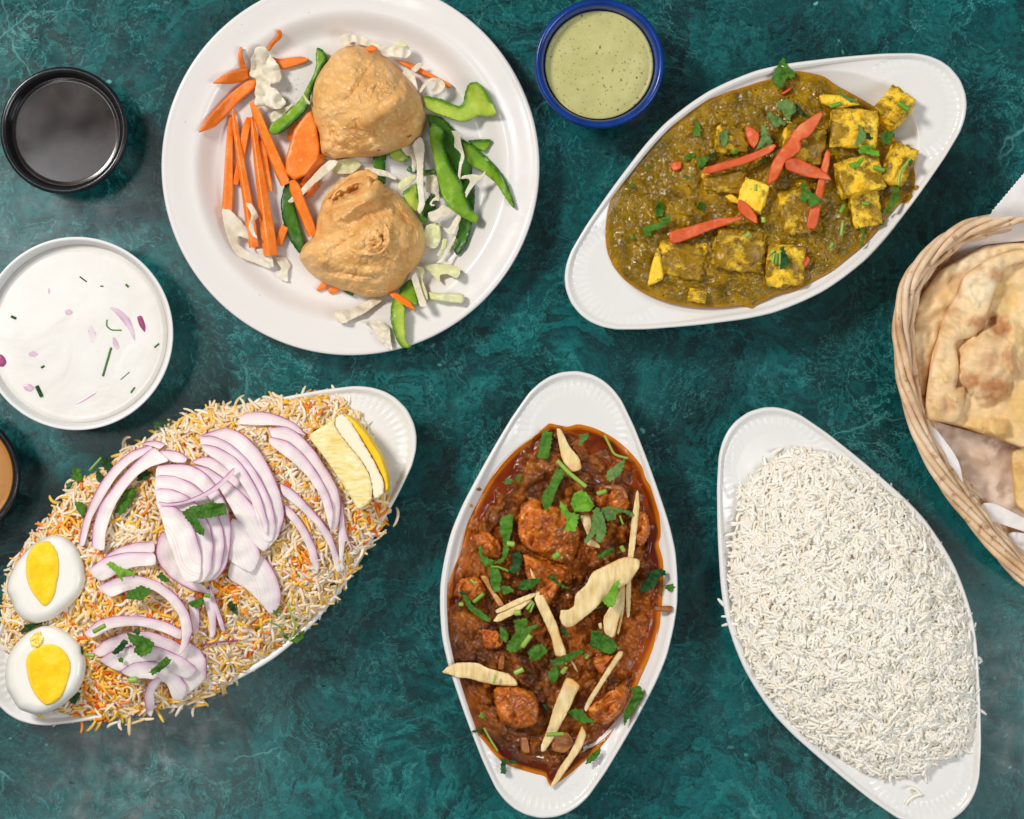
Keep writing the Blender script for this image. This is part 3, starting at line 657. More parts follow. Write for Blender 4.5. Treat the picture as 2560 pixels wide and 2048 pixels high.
def build_dish(d, label):
    global _BOAT_ME
    if _BOAT_ME is None:
        n = 600; th = np.linspace(-math.pi, math.pi, n, endpoint=False); ro, re = boat_radii(th); g = K0 * (H - RIMZ) / H
        fa, fb = 330.0, 195.0; rf = 1 / np.sqrt((np.cos(th) / fa) ** 2 + (np.sin(th) / fb) ** 2); rf = np.minimum(rf, ro - 60)
        rings = [(rf - 14, 0.0015), (rf - 10, 0), (rf, 0), (rf + 3, .002)]
        for t, z in ((.25, .012), (.5, .021), (.75, .029), (.93, .0345)): rings.append((rf + 3 + (ro * .985 - rf - 3) * t, z))
        rings += [(ro - 3, .0365), (ro - .8, .0378), (ro, .0388), (ro - 1.2, .0396), (ro - 4, .0401), (ro - 8, .0401), (ro - 11, .0397), (ro - 14, .0388), (ro - 17, .0384)]
        for t in np.linspace(.02, 1, 16): rings.append(((ro - 17) + (re - ro + 17) * t, None))
        for f in np.r_[np.linspace(.985, .5, 18), .35, .2, .08]: rings.append((re * f, None))
        V = []
        for r, z in rings:
            a, w = r * np.cos(th), r * np.sin(th)
            if z is None:
                zz = np.minimum(boat_z(a, w), .0384)
                for s in (1, -1):
                    ph = np.arctan2(w, s * a - 405); rr = np.hypot(s * a - 405, w)
                    mask = sstep(96, 108, rr) * (1 - sstep(132, 140, rr)) * sstep(5, 40, s * a - 405 + 35)
                    zz = zz - .0010 * mask * (.5 + .5 * np.cos(ph * 2 * math.pi / .135))
            else: zz = np.full(n, z)
            V.append(np.stack([a * g, -w * g, zz], 1))
        V = np.vstack(V); F = []
        for i in range(len(rings) - 1):
            for j in range(n):
                k = (j + 1) % n; F.append((i * n + k, i * n + j, (i + 1) * n + j, (i + 1) * n + k))
        b = (len(rings) - 1) * n
        F.append(tuple(b + j for j in range(n))[::-1]); F.append(tuple(j for j in range(n)))
        _BOAT_ME = mesh_from("oval_dish", V, F, MAT['dish'])
    x, y, _ = W(d.c[0], d.c[1], RIMZ)
    o = link("oval_dish", _BOAT_ME, None, (x, y, 0)); o.rotation_euler.z = d.a; o.scale = (d.sx, d.sy, 1); o["_o"] = [x, y, 0.0]
    tag(o, label, "dish", "white oval gratin dishes"); return o
D_SAAG = Dish(pts('S', '1104,680')[0], 29.9)
D_CHICK = Dish((1397, 1487), 85.2, 1.0, 1.03)
D_RICE = Dish((2123, 1542), -63.8, 1.016, 1.016)
D_BIR = Dish((503, 1390), 35.5, 1.125, 1.09)
build_dish(D_SAAG, "white oval dish holding the green paneer curry, tilted to the upper right")
build_dish(D_CHICK, "white oval dish holding the red brown chicken curry with ginger sticks")
build_dish(D_RICE, "white oval dish holding the plain white rice")
build_dish(D_BIR, "white oval dish holding the orange and yellow biryani with eggs")

# ---------------------------------------------------------------- round plate
PC = np.array([876.0, 416.0]); PR = 473.0
def plate_z(x, y):
    r = np.hypot(np.asarray(x) - PC[0], np.asarray(y) - PC[1]) / PR
    return .0075 + .0125 * sstep(.70, .84, r) + .0035 * sstep(.84, 1.0, r)
def build_plate():
    g = K0 * (H - .0235) / H; R = PR * g
    prof = [(.50 * R, .002), (.52 * R, 0), (.56 * R, 0), (.58 * R, .003), (.72 * R, .006), (.82 * R, .014), (.965 * R, .0195), (.992 * R, .0212), (1.0 * R, .0226), (.996 * R, .0236), (.985 * R, .0239), (.975 * R, .0234)]
    for f in np.linspace(.965, .66, 34): prof.append((f * R, float(plate_z(PC[0] + f * PR, PC[1]))))
    prof += [(.4 * R, .0075), (.1 * R, .0075)]
    o = lathe("dinner_plate", PC, prof, MAT['plate'], seg=240, ztop=.0235)
    tag(o, "large round white plate holding two samosas on shredded salad", "plate")
build_plate()

# ---------------------------------------------------------------- sauce cups and raita bowl
def cup(c, R, mat, label, name="sauce_cup", h=.046, liquid=.80, lz=.034, lmat=None, lname="sauce", llabel="", lcat="sauce"):
    g = K0 * (H - h) / H; r = R * g
    prof = [(.60 * r, .001), (.66 * r, 0), (.72 * r, 0), (.75 * r, .002), (.80 * r, .012), (.90 * r, .026), (.935 * r, .031), (.955 * r, .0345), (.945 * r, .0362), (.975 * r, .038), (.995 * r, .0405), (1.0 * r, .043), (.99 * r, .0452), (.965 * r, .0462), (.935 * r, .0462), (.90 * r, .0452), (.875 * r, .0432), (.862 * r, .040),
            (.84 * r, .034), (.80 * r, .022), (.70 * r, .010), (.45 * r, .006), (.1 * r, .006)]
    prof = [(a, z * h / .046) for a, z in prof]
    o = lathe(name, c, smooth_prof(prof, 1), mat, seg=128, ztop=h); tag(o, label, "sauce cup", "small round melamine sauce cups")
    rl = liquid * r; pr = [(rl * .97, lz - .006), (rl + .0006, lz - .002), (rl + .0008, lz + .0009), (rl - .0005, lz + .0004), (rl - .002, lz)] + [(rl * f, lz) for f in (.93, .85, .75, .6, .45, .3, .15, .03)]
    x = lathe(lname, c, pr, lmat, seg=96, ztop=h); tag(x, llabel, lcat)
cup((158, 325), 160, MAT['black'], "black sauce cup with dark brown sauce beside the plate", liquid=.845, lz=.035, lmat=MAT['tamarind'], lname="tamarind_sauce", llabel="glossy dark brown sauce filling the black cup beside the plate")
cup((-111, 1188), 160, MAT['black'], "black sauce cup with orange sauce cut off by the left edge", liquid=.845, lz=.035, lmat=MAT['orange_sauce'], lname="orange_sauce", llabel="smooth orange brown sauce in the cut off black cup")
cup((1499, 158), 163, MAT['blue'], "round blue sauce cup holding pale green chutney", liquid=.815, lz=.036, lmat=MAT['chutney'], lname="green_chutney", llabel="pale green chutney with herb flecks filling the blue cup", lcat="chutney")
RC = np.array([191.0, 834.0])
def build_raita():
    h = .058; g = K0 * (H - h) / H; r = 242 * g
    prof = [(.58 * r, .001), (.60 * r, 0), (.70 * r, 0), (.73 * r, .004), (.86 * r, .034), (.955 * r, .0535), (.985 * r, .0562), (1.0 * r, .0572), (.998 * r, .0582), (.985 * r, .0586), (.968 * r, .0582), (.955 * r, .0565), (.93 * r, .050), (.80 * r, .028), (.68 * r, .010), (.4 * r, .006), (.1 * r, .006)]
    o = lathe("raita_bowl", RC, smooth_prof(prof, 1), MAT['bowl'], seg=160, ztop=h); tag(o, "round white bowl full of yogurt raita at the left", "bowl")
    rl = .915 * r; lz = .0492
    pr = [(rl * .96, lz - .006), (rl + .0008, lz - .001), (rl, lz + .0006), (rl - .003, lz)] + [(rl * f, lz) for f in (.93, .85, .75, .6, .45, .3, .15, .03)]
    x = lathe("yogurt", RC, pr, MAT['yogurt'], seg=128, ztop=h); tag(x, "creamy white yogurt with onion and herbs filling the round bowl", "yogurt")
build_raita()
# ---------------------------------------------------------------- samosas
def samosa(P, H0, feats, label, seed, horn=None, ridges=()):
    p = chaikin(pts('P', P), 2); c = p.mean(0); nth, nr = 300, 120
    th = np.linspace(0, 2 * math.pi, nth, endpoint=False); Rr = polar_radius(p, c, th)
    s = np.linspace(0, 1, nr + 1)[1:]
    e = np.sin(s * math.pi / 2) ** .82          # rings crowd towards the round side
    X = c[0] + e[:, None] * (Rr * np.cos(th))[None]; Y = c[1] + e[:, None] * (Rr * np.sin(th))[None]
    X, Y = np.r_[c[0], X.ravel()], np.r_[c[1], Y.ravel()]; E = np.r_[0, np.repeat(e, nth)]
    prof = np.sqrt(np.clip(1 - E ** 2.3, 0, 1)) ** .95
    Z = H0 * prof; pit = np.zeros_like(Z)
    zx, zy = (X - 380) * 1.917 + 11 * fbm(X / 16, Y / 16, seed + 2, 2), Y * 1.917 + 11 * fbm(X / 16, Y / 16, seed + 3, 2)     # feature coordinates as read off the plate view
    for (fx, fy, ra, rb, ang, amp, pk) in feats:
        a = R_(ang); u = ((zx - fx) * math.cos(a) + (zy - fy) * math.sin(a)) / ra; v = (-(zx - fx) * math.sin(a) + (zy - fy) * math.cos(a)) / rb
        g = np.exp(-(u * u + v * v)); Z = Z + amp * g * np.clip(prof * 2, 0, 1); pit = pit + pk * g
    k = np.clip(prof * 3, 0, 1)
    Z = Z + k * (.0034 * fbm(X / 62, Y / 62, seed, 2) + .0006 * fbm(X / 24, Y / 24, seed + 5, 2) - .0009 * np.abs(perlin(X / 44, Y / 44, seed + 9)))
    d, cell = worley(X / 9, Y / 9); bub = np.clip(1 - d / .45, 0, 1) ** 1.0 * (cell > .55); Z = Z + k * .0005 * bub * (perlin(X / 40, Y / 40, seed) > -.1); blis = bub * .8
    d, cell = worley(X / 20 + 7, Y / 20); b2 = np.sqrt(np.clip(1 - (d / .40) ** 2, 0, 1)) * (cell > .62); Z = Z + k * .0007 * b2; blis = np.maximum(blis, b2 ** 2 * .9)
    d, cell = worley(X / 38 + 3, Y / 38 + 5); b3 = np.clip(1 - (d / .45) ** 2, 0, 1) * (cell > .5); Z = Z + k * .0016 * b3
    base = plate_z(X, Y); Z = base + .003 + Z
    if horn:                                            # the pinched tip leans over sideways
        hx, hy, ra, dx, dy, am = horn; g = np.exp(-((zx - hx) ** 2 + (zy - hy) ** 2) / ra ** 2)
        lean = np.exp(-(((zx - hx) ** 2 + (zy - hy) ** 2) / (ra * .9) ** 2) ** 1.3)
        Z = Z + am * g + .0012 * g * fbm(X / 7, Y / 7, seed + 1, 2); X = X + dx * lean; Y = Y + dy * lean
    V = np.stack(W(X, Y, Z), 1)
    lowr = V[1 + (nr - 1) * nth:].copy(); m0 = V[0, :2]; lowr[:, :2] = m0 + (lowr[:, :2] - m0) * .93; lowr[:, 2] = base[1 + (nr - 1) * nth:] + .0005
    V = np.vstack([V, lowr]); F = [(0, 1 + (j + 1) % nth, 1 + j) for j in range(nth)]
    for i in range(nr):
        for j in range(nth):
            a = 1 + i * nth + j; b = 1 + i * nth + (j + 1) % nth; F.append((a, b, b + nth, a + nth))
    F.append(tuple(1 + nr * nth + j for j in range(nth)))
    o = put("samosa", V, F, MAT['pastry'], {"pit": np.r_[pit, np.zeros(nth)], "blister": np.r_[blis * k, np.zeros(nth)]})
    tag(o, label, "samosa", "samosas on the white plate")
    for nm, pp, r0, r1, l0, l1, sq in ridges:           # pinched tip, rolled fold edges: pieces of dough standing proud
        q = resample(chaikin(pts('P', pp), 3, False), 2.2, False); n = len(q); t = np.linspace(0, 1, n)
        zz = np.array([Z[:nr * nth + 1][np.argmin((X - u) ** 2 + (Y - v) ** 2)] for u, v in q]); zz = np.convolve(np.pad(zz, 6, 'edge'), np.ones(13) / 13, 'valid')
        rr = (r0 + (r1 - r0) * t) / 1.917 * K0 * (1 + .16 * fbm(t * 5, seed + 3.3, 1, 2)); rr[0] *= .5; rr[1] *= .8; rr[-1] *= .55; rr[-2] *= .85
        c3 = np.stack(W(q[:, 0], q[:, 1], zz + l0 + (l1 - l0) * t), 1)
        s = sweep(nm, c3, rr, MAT['pastry'], o, 20, False, sq)
        co = np.empty(len(s.data.vertices) * 3); s.data.vertices.foreach_get("co", co); co = co.reshape(-1, 3)
        k3 = co + np.array(s["_o"]); co += (.0007 * fbm(k3[:, 0] / .006, k3[:, 1] / .006, k3[:, 2] / .006 + seed, 3))[:, None] * np.array([.6, .6, 1]); s.data.vertices.foreach_set("co", co.ravel().astype(np.float32)); s.data.update()
samosa("985,218 1050,235 1110,265 1170,310 1210,360 1260,420 1300,480 1312,570 1300,640 1250,690 1180,720 1090,750 1010,755 930,755 870,765 810,740 800,700 800,640 775,600 762,520 765,430 790,360 830,300 880,245 930,222",
       .026, [(1110, 500, 230, 190, 0, .015, 0), (1085, 525, 120, 44, -25, .007, 0), (1190, 600, 70, 30, -12, -.006, 0), (1235, 655, 14, 9, 0, -.001, 1.1), (1165, 462, 12, 9, 0, -.0015, .25),
              (890, 400, 150, 130, 0, .008, 0), (860, 640, 60, 14, 70, -.004, 0), (900, 700, 120, 14, 15, -.0035, .1), (1000, 735, 60, 8, 5, -.001, .35), (1010, 380, 14, 150, 35, -.003, 0), (1230, 400, 12, 90, -35, .003, 0)],
       "golden fried samosa with a pointed nub, the upper one on the plate", 11, horn=(1120, 500, 90, 10, -4, .006),
       ridges=[("pinched_tip", "1010,590 1070,550 1125,510 1168,478 1204,458", 48, 34, -.006, .019, 1.0)])
samosa("1040,815 1085,860 1120,890 1180,925 1240,990 1290,1060 1312,1130 1310,1210 1280,1260 1230,1330 1180,1390 1100,1425 1020,1425 950,1400 890,1385 810,1350 745,1300 702,1240 720,1180 780,1130 790,1050 820,960 870,890 950,850 990,830",
       .030, [(925, 930, 62, 20, -32, -.010, .36), (985, 903, 40, 15, -25, -.008, .30), (880, 965, 30, 20, -40, -.006, .25), (935, 918, 14, 12, 0, .007, -.2), (900, 950, 12, 10, 0, .005, -.1), (1040, 860, 60, 30, -60, .011, 0), (985, 985, 130, 24, -36, .011, 0), (855, 905, 90, 18, -45, .008, 0), (1060, 930, 30, 70, 20, .006, 0),
              (1102, 1140, 9, 24, 5, -.005, .55), (1062, 1174, 20, 7, -15, -.004, .5), (1085, 1105, 14, 8, 40, -.003, .3), (1070, 1150, 120, 110, 0, .010, 0), (1132, 1150, 13, 60, 10, .004, 0), (1065, 1222, 60, 12, 5, .003, 0), (1010, 1160, 12, 50, 15, .002, 0), (1045, 1195, 12, 8, 0, .003, 0), (1085, 1185, 12, 9, 0, .003, 0),
              (790, 1225, 80, 70, 0, .008, 0), (1240, 1210, 70, 60, 0, .004, 0), (900, 1180, 16, 120, 60, -.003, 0), (1180, 1010, 14, 110, -40, -.0025, 0), (960, 1320, 120, 14, 8, -.003, 0)],
       "fried samosa with an open folded pocket, the lower one on the plate", 23,
       ridges=[("rolled_fold", "1085,880 1062,925 1010,955 950,975 890,990 835,1020", 30, 15, .001, -.001, .8), ("fold_edge", "1075,862 1030,832 985,842 930,868 875,905 832,955 815,1000", 24, 10, .0015, .000, .8),
               ("crust_lip", "1112,1072 1134,1110 1136,1155 1118,1192 1085,1218 1035,1222", 8, 6, .0005, .000, .9), ("crust_lip", "1040,1150 1062,1138 1088,1140 1098,1160 1080,1180", 9, 7, .0005, .000, .9)])

# ---------------------------------------------------------------- salad on the plate
PZ = plate_z
def veg(name, cat, group, items):
    for it in items:
        view, P, kw, label = it
        kw = dict(kw); pep = kw['m'].startswith('pepper'); mat = MAT[kw.pop('m')]
        if pep: kw['skin'] = len(P.split()) // 2 + 1
        o = slab(name, view, P, kw.pop('surf'), kw.pop('t'), mat, **kw); tag(o, label, cat, group)
G_CAR = "carrot pieces on the samosa plate"
def carrots():
    for (p0, p1, w0, w1, roll, l0, l1, label) in [
        ((378, 555), (358, 1040), 26, 56, 20, .0005, .0005, "long carrot stick at the far left, its lower end under white cabbage"),
        ((462, 565), (400, 885), 40, 34, 12, .0003, .0003, "short carrot stick slanting behind the two long left sticks"),
        ((388, 525), (490, 1185), 22, 56, 30, .004, .003, "narrow carrot stick second from left, crossing to the cabbage curl"),
        ((520, 650), (562, 920), 32, 42, 10, .0003, .0003, "dull carrot stick low between two longer brighter sticks"),
        ((478, 560), (570, 1225), 24, 76, 35, .005, .004, "longest thick carrot stick with a blunt lower end"),
        ((480, 490), (640, 885), 42, 56, 15, .006, .003, "carrot stick slanting right from the white cabbage to the big carrot slab"),
        ((815, 745), (715, 905), 50, 40, 12, .001, .001, "carrot stick between the two samosas beside the big slab"),
        ((672, 870), (770, 1130), 54, 50, 10, .006, .004, "carrot stick crossing the dark pepper strip left of the lower samosa"),
        ((690, 590), (662, 665), 40, 36, 10, .0005, .0005, "short carrot end peeping out above the big carrot slab"),
        ((800, 860), (745, 945), 34, 30, 10, .0005, .0005, "thin carrot bit beside the folded pocket of the lower samosa"),
        ((640, 1080), (602, 1175), 40, 40, 10, .0003, .0003, "short carrot end right of the longest stick")]:
        o = prism("carrot_stick", 'P', p0, p1, w0, w1, PZ, MAT['carrot'], roll=roll, lift=l0, lift2=l1); tag(o, label, "carrot stick", G_CAR)
    c = dict(m='carrot', surf=PZ, t=.004, soft=1)
    veg("carrot_slice", "carrot slice", G_CAR, [
        ('P1', "210,685 320,600 450,550 610,510 620,630 560,660 420,690 300,690", dict(c, lift=.004), "leaf shaped carrot slice pointing left under the wavy cabbage"),
        ('P1', "58,1222 150,1080 300,910 450,760 600,650 690,640 690,740 560,830 430,960 330,1080 250,1150 150,1190", dict(c, lift=.003, lift2=.006), "long pointed carrot slice reaching down left onto the plate rim"),
        ('P1', "905,115 950,100 975,150 965,200 900,250 835,340 808,310 850,250 905,190 930,150", dict(c, t=.0025, lift=.003), "small curly carrot peel above the wavy cabbage"),
        ('P1', "515,290 542,290 540,370 585,500 560,530 525,530 500,420 495,360", dict(c, t=.0025, lift=.0025), "tiny carrot spike standing up above the leaf shaped slice"),
        ('P1', "865,395 940,425 1080,400 1190,392 1275,425 1220,465 1080,510 960,540 900,470", dict(c, lift=.0025), "pointed carrot slice between the cabbage and the upper samosa"),
        ('P', "640,760 680,620 740,540 765,530 790,600 805,700 800,760 740,840 680,865 640,830", dict(c, t=.012, rnd=4, lift=.008, soft=0, lift2=.006), "big thick carrot slab left of the upper samosa"),
        ('P2', "640,310 720,305 880,370 1050,460 1250,565 1240,605 1180,600 1000,490 860,440 720,360", dict(c, t=.0045, lift=.003), "carrot stick right of the upper samosa crossed by cabbage"),
        ('P3', "640,1130 745,1140 880,1220 955,1330 860,1290 730,1215", dict(c, lift=.010, lift2=.012), "pointed carrot bit sticking out under the lower samosa on green pepper"),
        ('P', "785,1390 815,1350 845,1355 835,1380 800,1398", dict(c, t=.003), "tiny carrot crumb at the lower left edge of the lower samosa"),
        ('P', "842,1385 870,1368 908,1380 890,1402 850,1410", dict(c, t=.003), "small carrot chip beside the green sliver under the lower samosa"),
        ('P1', "1650,180 1720,165 1735,200 1690,250 1655,230", dict(c, t=.003, lift=.003), "carrot chip inside the cabbage fold at the plate top"),
        ('P1', "1870,300 1940,265 2010,305 1960,340 1890,340", dict(c, t=.003, lift=.018), "orange carrot corner between cabbage and the upper samosa top")])
carrots()
G_PEP = "green pepper strips on the samosa plate"
p = dict(m='pepper', surf=PZ, t=.0036, soft=1, rnd=1.3, jag=.9, wave=.0012, wl=40)
veg("bell_pepper_strip", "pepper strip", G_PEP, [
    ('P', "1390,560 1440,610 1500,690 1535,780 1535,850 1485,870 1440,800 1400,720 1340,640 1315,545", dict(p, m='pepper_dark', lift=.004, wave=.001), "dark green pepper strip just right of the upper samosa"),
    ('P', "1545,870 1548,960 1535,1080 1510,1170 1460,1230 1440,1190 1470,1090 1490,1000 1480,860", dict(p, m='pepper_dark', lift=.003), "dark pepper strip hanging straight down at the right of the cabbage"),
    ('P', "1480,660 1560,710 1640,790 1700,870 1740,980 1735,1003 1700,960 1650,880 1580,820 1520,790 1500,740", dict(p, lift=.006, lift2=.003), "long curved pepper strip ending in a point on the right rim"),
    ('P2', "1410,1170 1550,1155 1690,1155 1600,1300 1500,1240", dict(p, lift=.003), "three cornered pepper piece above the long curved strip"),
    ('P1', "1345,295 1400,310 1455,380 1460,430 1410,500 1370,590 1310,700 1280,800 1270,900 1200,1000 1100,1100 960,1220 880,1240 820,1200 860,1110 960,1050 1080,950 1180,840 1230,740 1310,590 1340,470 1330,400", dict(p, lift=.008, lift2=.010, t=.006), "curved pepper strip left of the upper samosa with a narrow top"),
    ('P', "655,850 630,900 615,970 625,1060 660,1150 705,1220 735,1165 700,1060 680,980 670,900", dict(p, m='pepper_dark', lift=.003, t=.006), "dark pepper crescent left of the lower samosa under a carrot stick"),
    ('P2', "930,690 1000,690 1150,725 1250,775 1330,800 1370,770 1390,640 1430,550 1520,530 1600,600 1670,740 1735,870 1690,910 1600,915 1530,900 1430,960 1320,965 1200,920 1080,880 970,830", dict(p, m='pepper_pale', lift=.012, lift2=.006, t=.006), "hook shaped pale pepper strip at the upper right of the plate"),
    ('P2', "400,1340 550,1310 530,1450 540,1640 470,1630 430,1500 400,1450", dict(p, m='pepper_dark', lift=.003), "dark upright pepper piece between the two samosas"),
    ('P2', "560,1290 690,1240 800,1340 760,1390 680,1400 580,1350", dict(p, m='pepper_pale', lift=.005), "pale pepper piece under the lower edge of the upper samosa"),
    ('P2', "750,1500 800,1430 830,1495 1080,1480 1080,1525 900,1530", dict(p, lift=.003), "thin pepper bar lying flat between cabbage shreds"),
    ('P3', "800,160 900,100 950,70 965,200 975,290 940,360 860,280", dict(p, m='pepper_pale', lift=.005), "pale pepper piece right of the folded pocket of the lower samosa"),
    ('P3', "1040,240 1090,170 1130,220 1100,270 1150,310 1050,380 1060,450 1000,460 970,400 1010,320", dict(p, m='pepper_dark', lift=.005), "dark bent pepper piece in the middle of the cabbage"),
    ('P3', "760,1140 880,1000 950,1090 975,1230 930,1275 850,1250", dict(p, lift=.006), "wide green pepper piece under the lower right of the lower samosa"),
    ('P3', "715,1190 692,1300 690,1420 750,1620 810,1690 890,1690 900,1665 840,1620 830,1450 832,1280 770,1210", dict(p, m='pepper_pale', lift=.010, lift2=.005, t=.006), "bright pepper strip curling down onto the lower plate rim"),
    ('P3', "195,1095 330,1140 325,1182 260,1152", dict(p, m='pepper_dark', lift=.003), "small green pepper sliver under the bottom of the lower samosa"),
    ('P', "1330,600 1360,585 1400,620 1400,660 1390,680 1415,750 1440,810 1490,880 1500,930 1530,1000 1568,1040 1550,1075 1480,1040 1420,990 1390,940 1370,860 1350,760 1330,680", dict(p, lift=.015, lift2=.010, t=.007, wave=.002, soft=1), "large shiny pepper strip lying over the cabbage at the right")])
G_CAB = "cabbage shreds on the samosa plate"
k = dict(m='cabbage', surf=PZ, t=.0011, soft=2, jag=.8, wave=.0016, wl=26)
kg = dict(k, m='cabbage_green')
veg("cabbage_shred", "cabbage shred", G_CAB, [
    ('P1', "680,290 790,280 830,350 880,420 940,490 960,560 965,640 930,680 850,690 840,725 910,735 950,800 1000,860 1020,900 960,960 860,965 810,925 690,940 665,900 690,830 670,800 690,690 690,630 615,610 640,500 630,420 670,360", dict(k, lift=.009, wave=.005, wl=24, t=.002), "large wavy white cabbage leaf over the carrots at the upper left"),
    ('P1', "1115,890 1100,920 1000,1010 930,1080 870,1110 840,1060 850,1000 940,960 1020,930", dict(k, lift=.005), "small cabbage leaf tucked behind the curved left pepper strip"),
    ('P2', "50,40 170,0 190,40 260,30 390,100 520,160 650,150 790,150 820,230 760,290 660,270 530,270 430,190 300,150 180,100 120,160 60,140", dict(k, lift=.010, lift2=.012, wave=.004), "folded white cabbage piece above the upper samosa top"),
    ('P2', "610,140 650,100 720,100 780,150 700,170", dict(kg, lift=.013), "pale green cabbage tip at the end of the folded top piece"),
    ('P2', "800,410 890,325 950,345 860,440", dict(k, lift=.009), "short cabbage strip lying across the right carrot stick"),
    ('P2', "720,420 790,410 850,470 890,630 870,650 820,560 760,520 715,460", dict(k, lift=.009), "narrow cabbage strip against the right side of the upper samosa"),
    ('P2', "890,640 960,530 1040,490 1140,510 1185,580 1130,660 1060,680 1010,620 1060,600 1070,530 1030,520 970,580 910,670", dict(k, lift=.009, cup=.003), "curled cabbage ribbon above the hook shaped pepper"),
    ('P', "870,770 960,755 1010,790 960,835 880,835 840,800", dict(kg, lift=.004), "translucent cabbage bit between the two samosas"),
    ('P', "645,968 720,900 800,810 850,765 900,770 860,820 780,880 720,940 670,975", dict(k, lift=.012, lift2=.008), "long pointed cabbage strip across the carrots between the samosas"),
    ('P2', "690,1250 820,1200 880,1230 885,1400 850,1520 815,1500 820,1350 750,1330", dict(k, lift=.007), "jagged cabbage piece hanging under the upper samosa"),
    ('P2', "280,1460 420,1470 560,1500 660,1570 650,1600 540,1560 450,1550 370,1500", dict(k, lift=.008), "thin cabbage shred above the folded pocket of the lower samosa"),
    ('P2', "650,1650 750,1560 870,1530 860,1600 740,1680 690,1725", dict(kg, lift=.008), "pale green cabbage strip beside the long white one"),
    ('P2', "970,1540 1090,1540 1120,1725 1080,1760 960,1725", dict(k, lift=.004), "flat cabbage piece left of the large shiny pepper strip"),
    ('P', "1243,690 1290,650 1308,700 1300,800 1300,900 1312,980 1285,1030 1268,1010 1280,960 1268,880 1270,780", dict(k, lift=.012, wave=.001), "long white cabbage strip running down from the upper samosa"),
    ('P3', "1100,120 1170,170 1180,250 1120,240 1090,270 1140,290 1090,300 1070,270 1110,220 1140,200", dict(k, lift=.009), "little cabbage curl beside the dark bent pepper"),
    ('P3', "1040,480 1170,450 1190,600 1160,700 1080,720 1020,660 1010,560", dict(kg, lift=.006, wave=.003), "pale cabbage leaf right beside the lower samosa"),
    ('P3', "1200,610 1255,620 1230,720 1170,800 1140,780 1190,700", dict(kg, lift=.007), "short upright cabbage strip right of the pale leaf"),
    ('P3', "1050,360 1150,330 1210,270 1310,340 1260,400 1180,410 1150,450 1080,450", dict(k, lift=.011), "wavy cabbage piece left of the pepper strip end"),
    ('P3', "1200,500 1260,520 1310,430 1350,370 1390,400 1350,490 1320,570 1260,580 1230,540", dict(k, lift=.010), "hooked cabbage shred crossing the straight dark pepper strip"),
    ('P3', "1330,575 1335,610 1270,730 1200,850 1130,860 1210,790 1260,680", dict(k, lift=.010), "thin cabbage stalk slanting down left at the right side"),
    ('P3', "1000,880 1130,860 1280,865 1370,900 1375,960 1340,1010 1250,960 1170,970 1180,1050 1100,970", dict(kg, lift=.009, wave=.003), "spread cabbage piece with ragged ends at the lower right"),
    ('P3', "930,880 1000,890 1030,930 1000,1010 1050,1140 1060,1220 1020,1200 970,1060 980,960", dict(kg, lift=.009), "green edged cabbage shred behind the drooping white one"),
    ('P3', "890,1000 940,930 980,1060 1000,1130 1050,1260 1045,1290 980,1285 950,1180", dict(k, lift=.013), "drooping cabbage strip over the wide green pepper piece"),
    ('P3', "1050,1130 1160,1150 1410,1150 1420,1210 1400,1260 1250,1240 1080,1215", dict(kg, lift=.005, t=.005), "thick pale cabbage core chunk on the lower right rim"),
    ('P3', "150,1320 300,1310 400,1250 540,1190 620,1220 500,1300 400,1370 320,1400 240,1450 160,1430 140,1370", dict(k, lift=.006, wave=.004), "crumpled cabbage leaf below the lower samosa"),
    ('P3', "390,1410 470,1430 600,1410 690,1480 690,1600 720,1720 640,1680 570,1600 530,1500", dict(k, lift=.004, wave=.004), "crumpled cabbage leaf hanging over the bottom rim"),
    ('P', "332,1000 375,1005 420,1050 470,1110 520,1160 520,1170 470,1150 410,1130 410,1170 470,1210 550,1255 585,1275 560,1290 490,1260 410,1230 370,1160 345,1080", dict(k, lift=.010, lift2=.004, soft=1), "forked cabbage leaf over the lower ends of the left carrot sticks"),
    ('P', "445,970 480,975 515,1040 485,1060 490,1110 510,1150 480,1130 460,1090 480,1030", dict(k, lift=.016, wave=.003), "squiggly cabbage shred on the narrow second carrot stick"),
    ('P', "495,1195 540,1190 580,1240 585,1290 560,1260 520,1230", dict(k, lift=.007), "small cabbage shred at the blunt end of the longest carrot stick"),
    ('P', "590,1230 640,1230 668,1270 650,1300 655,1355 610,1340 590,1310 625,1290 600,1260", dict(k, lift=.003), "little ragged cabbage scrap on the lower left of the well"),
    ('P1', "1200,790 1240,850 1280,890 1265,920 1235,890 1200,830", dict(kg, lift=.017), "tiny cabbage sliver on the curved left pepper strip"),
    ('P2', "1240,1060 1310,1070 1380,1120 1340,1130 1350,1200 1390,1340 1350,1470 1345,1600 1310,1570 1325,1430 1350,1330 1330,1290 1270,1240 1280,1150", dict(k, lift=.015, wave=.002, soft=1), "twisted cabbage shred hanging over the dark right pepper strip"),
    ('P2', "1340,1590 1360,1550 1480,1530 1560,1550 1620,1485 1600,1560 1500,1640 1440,1725 1400,1800 1390,1720 1450,1610 1420,1580", dict(k, lift=.016, wave=.002, soft=1), "forked cabbage shred with a pointed tip near the right rim")])
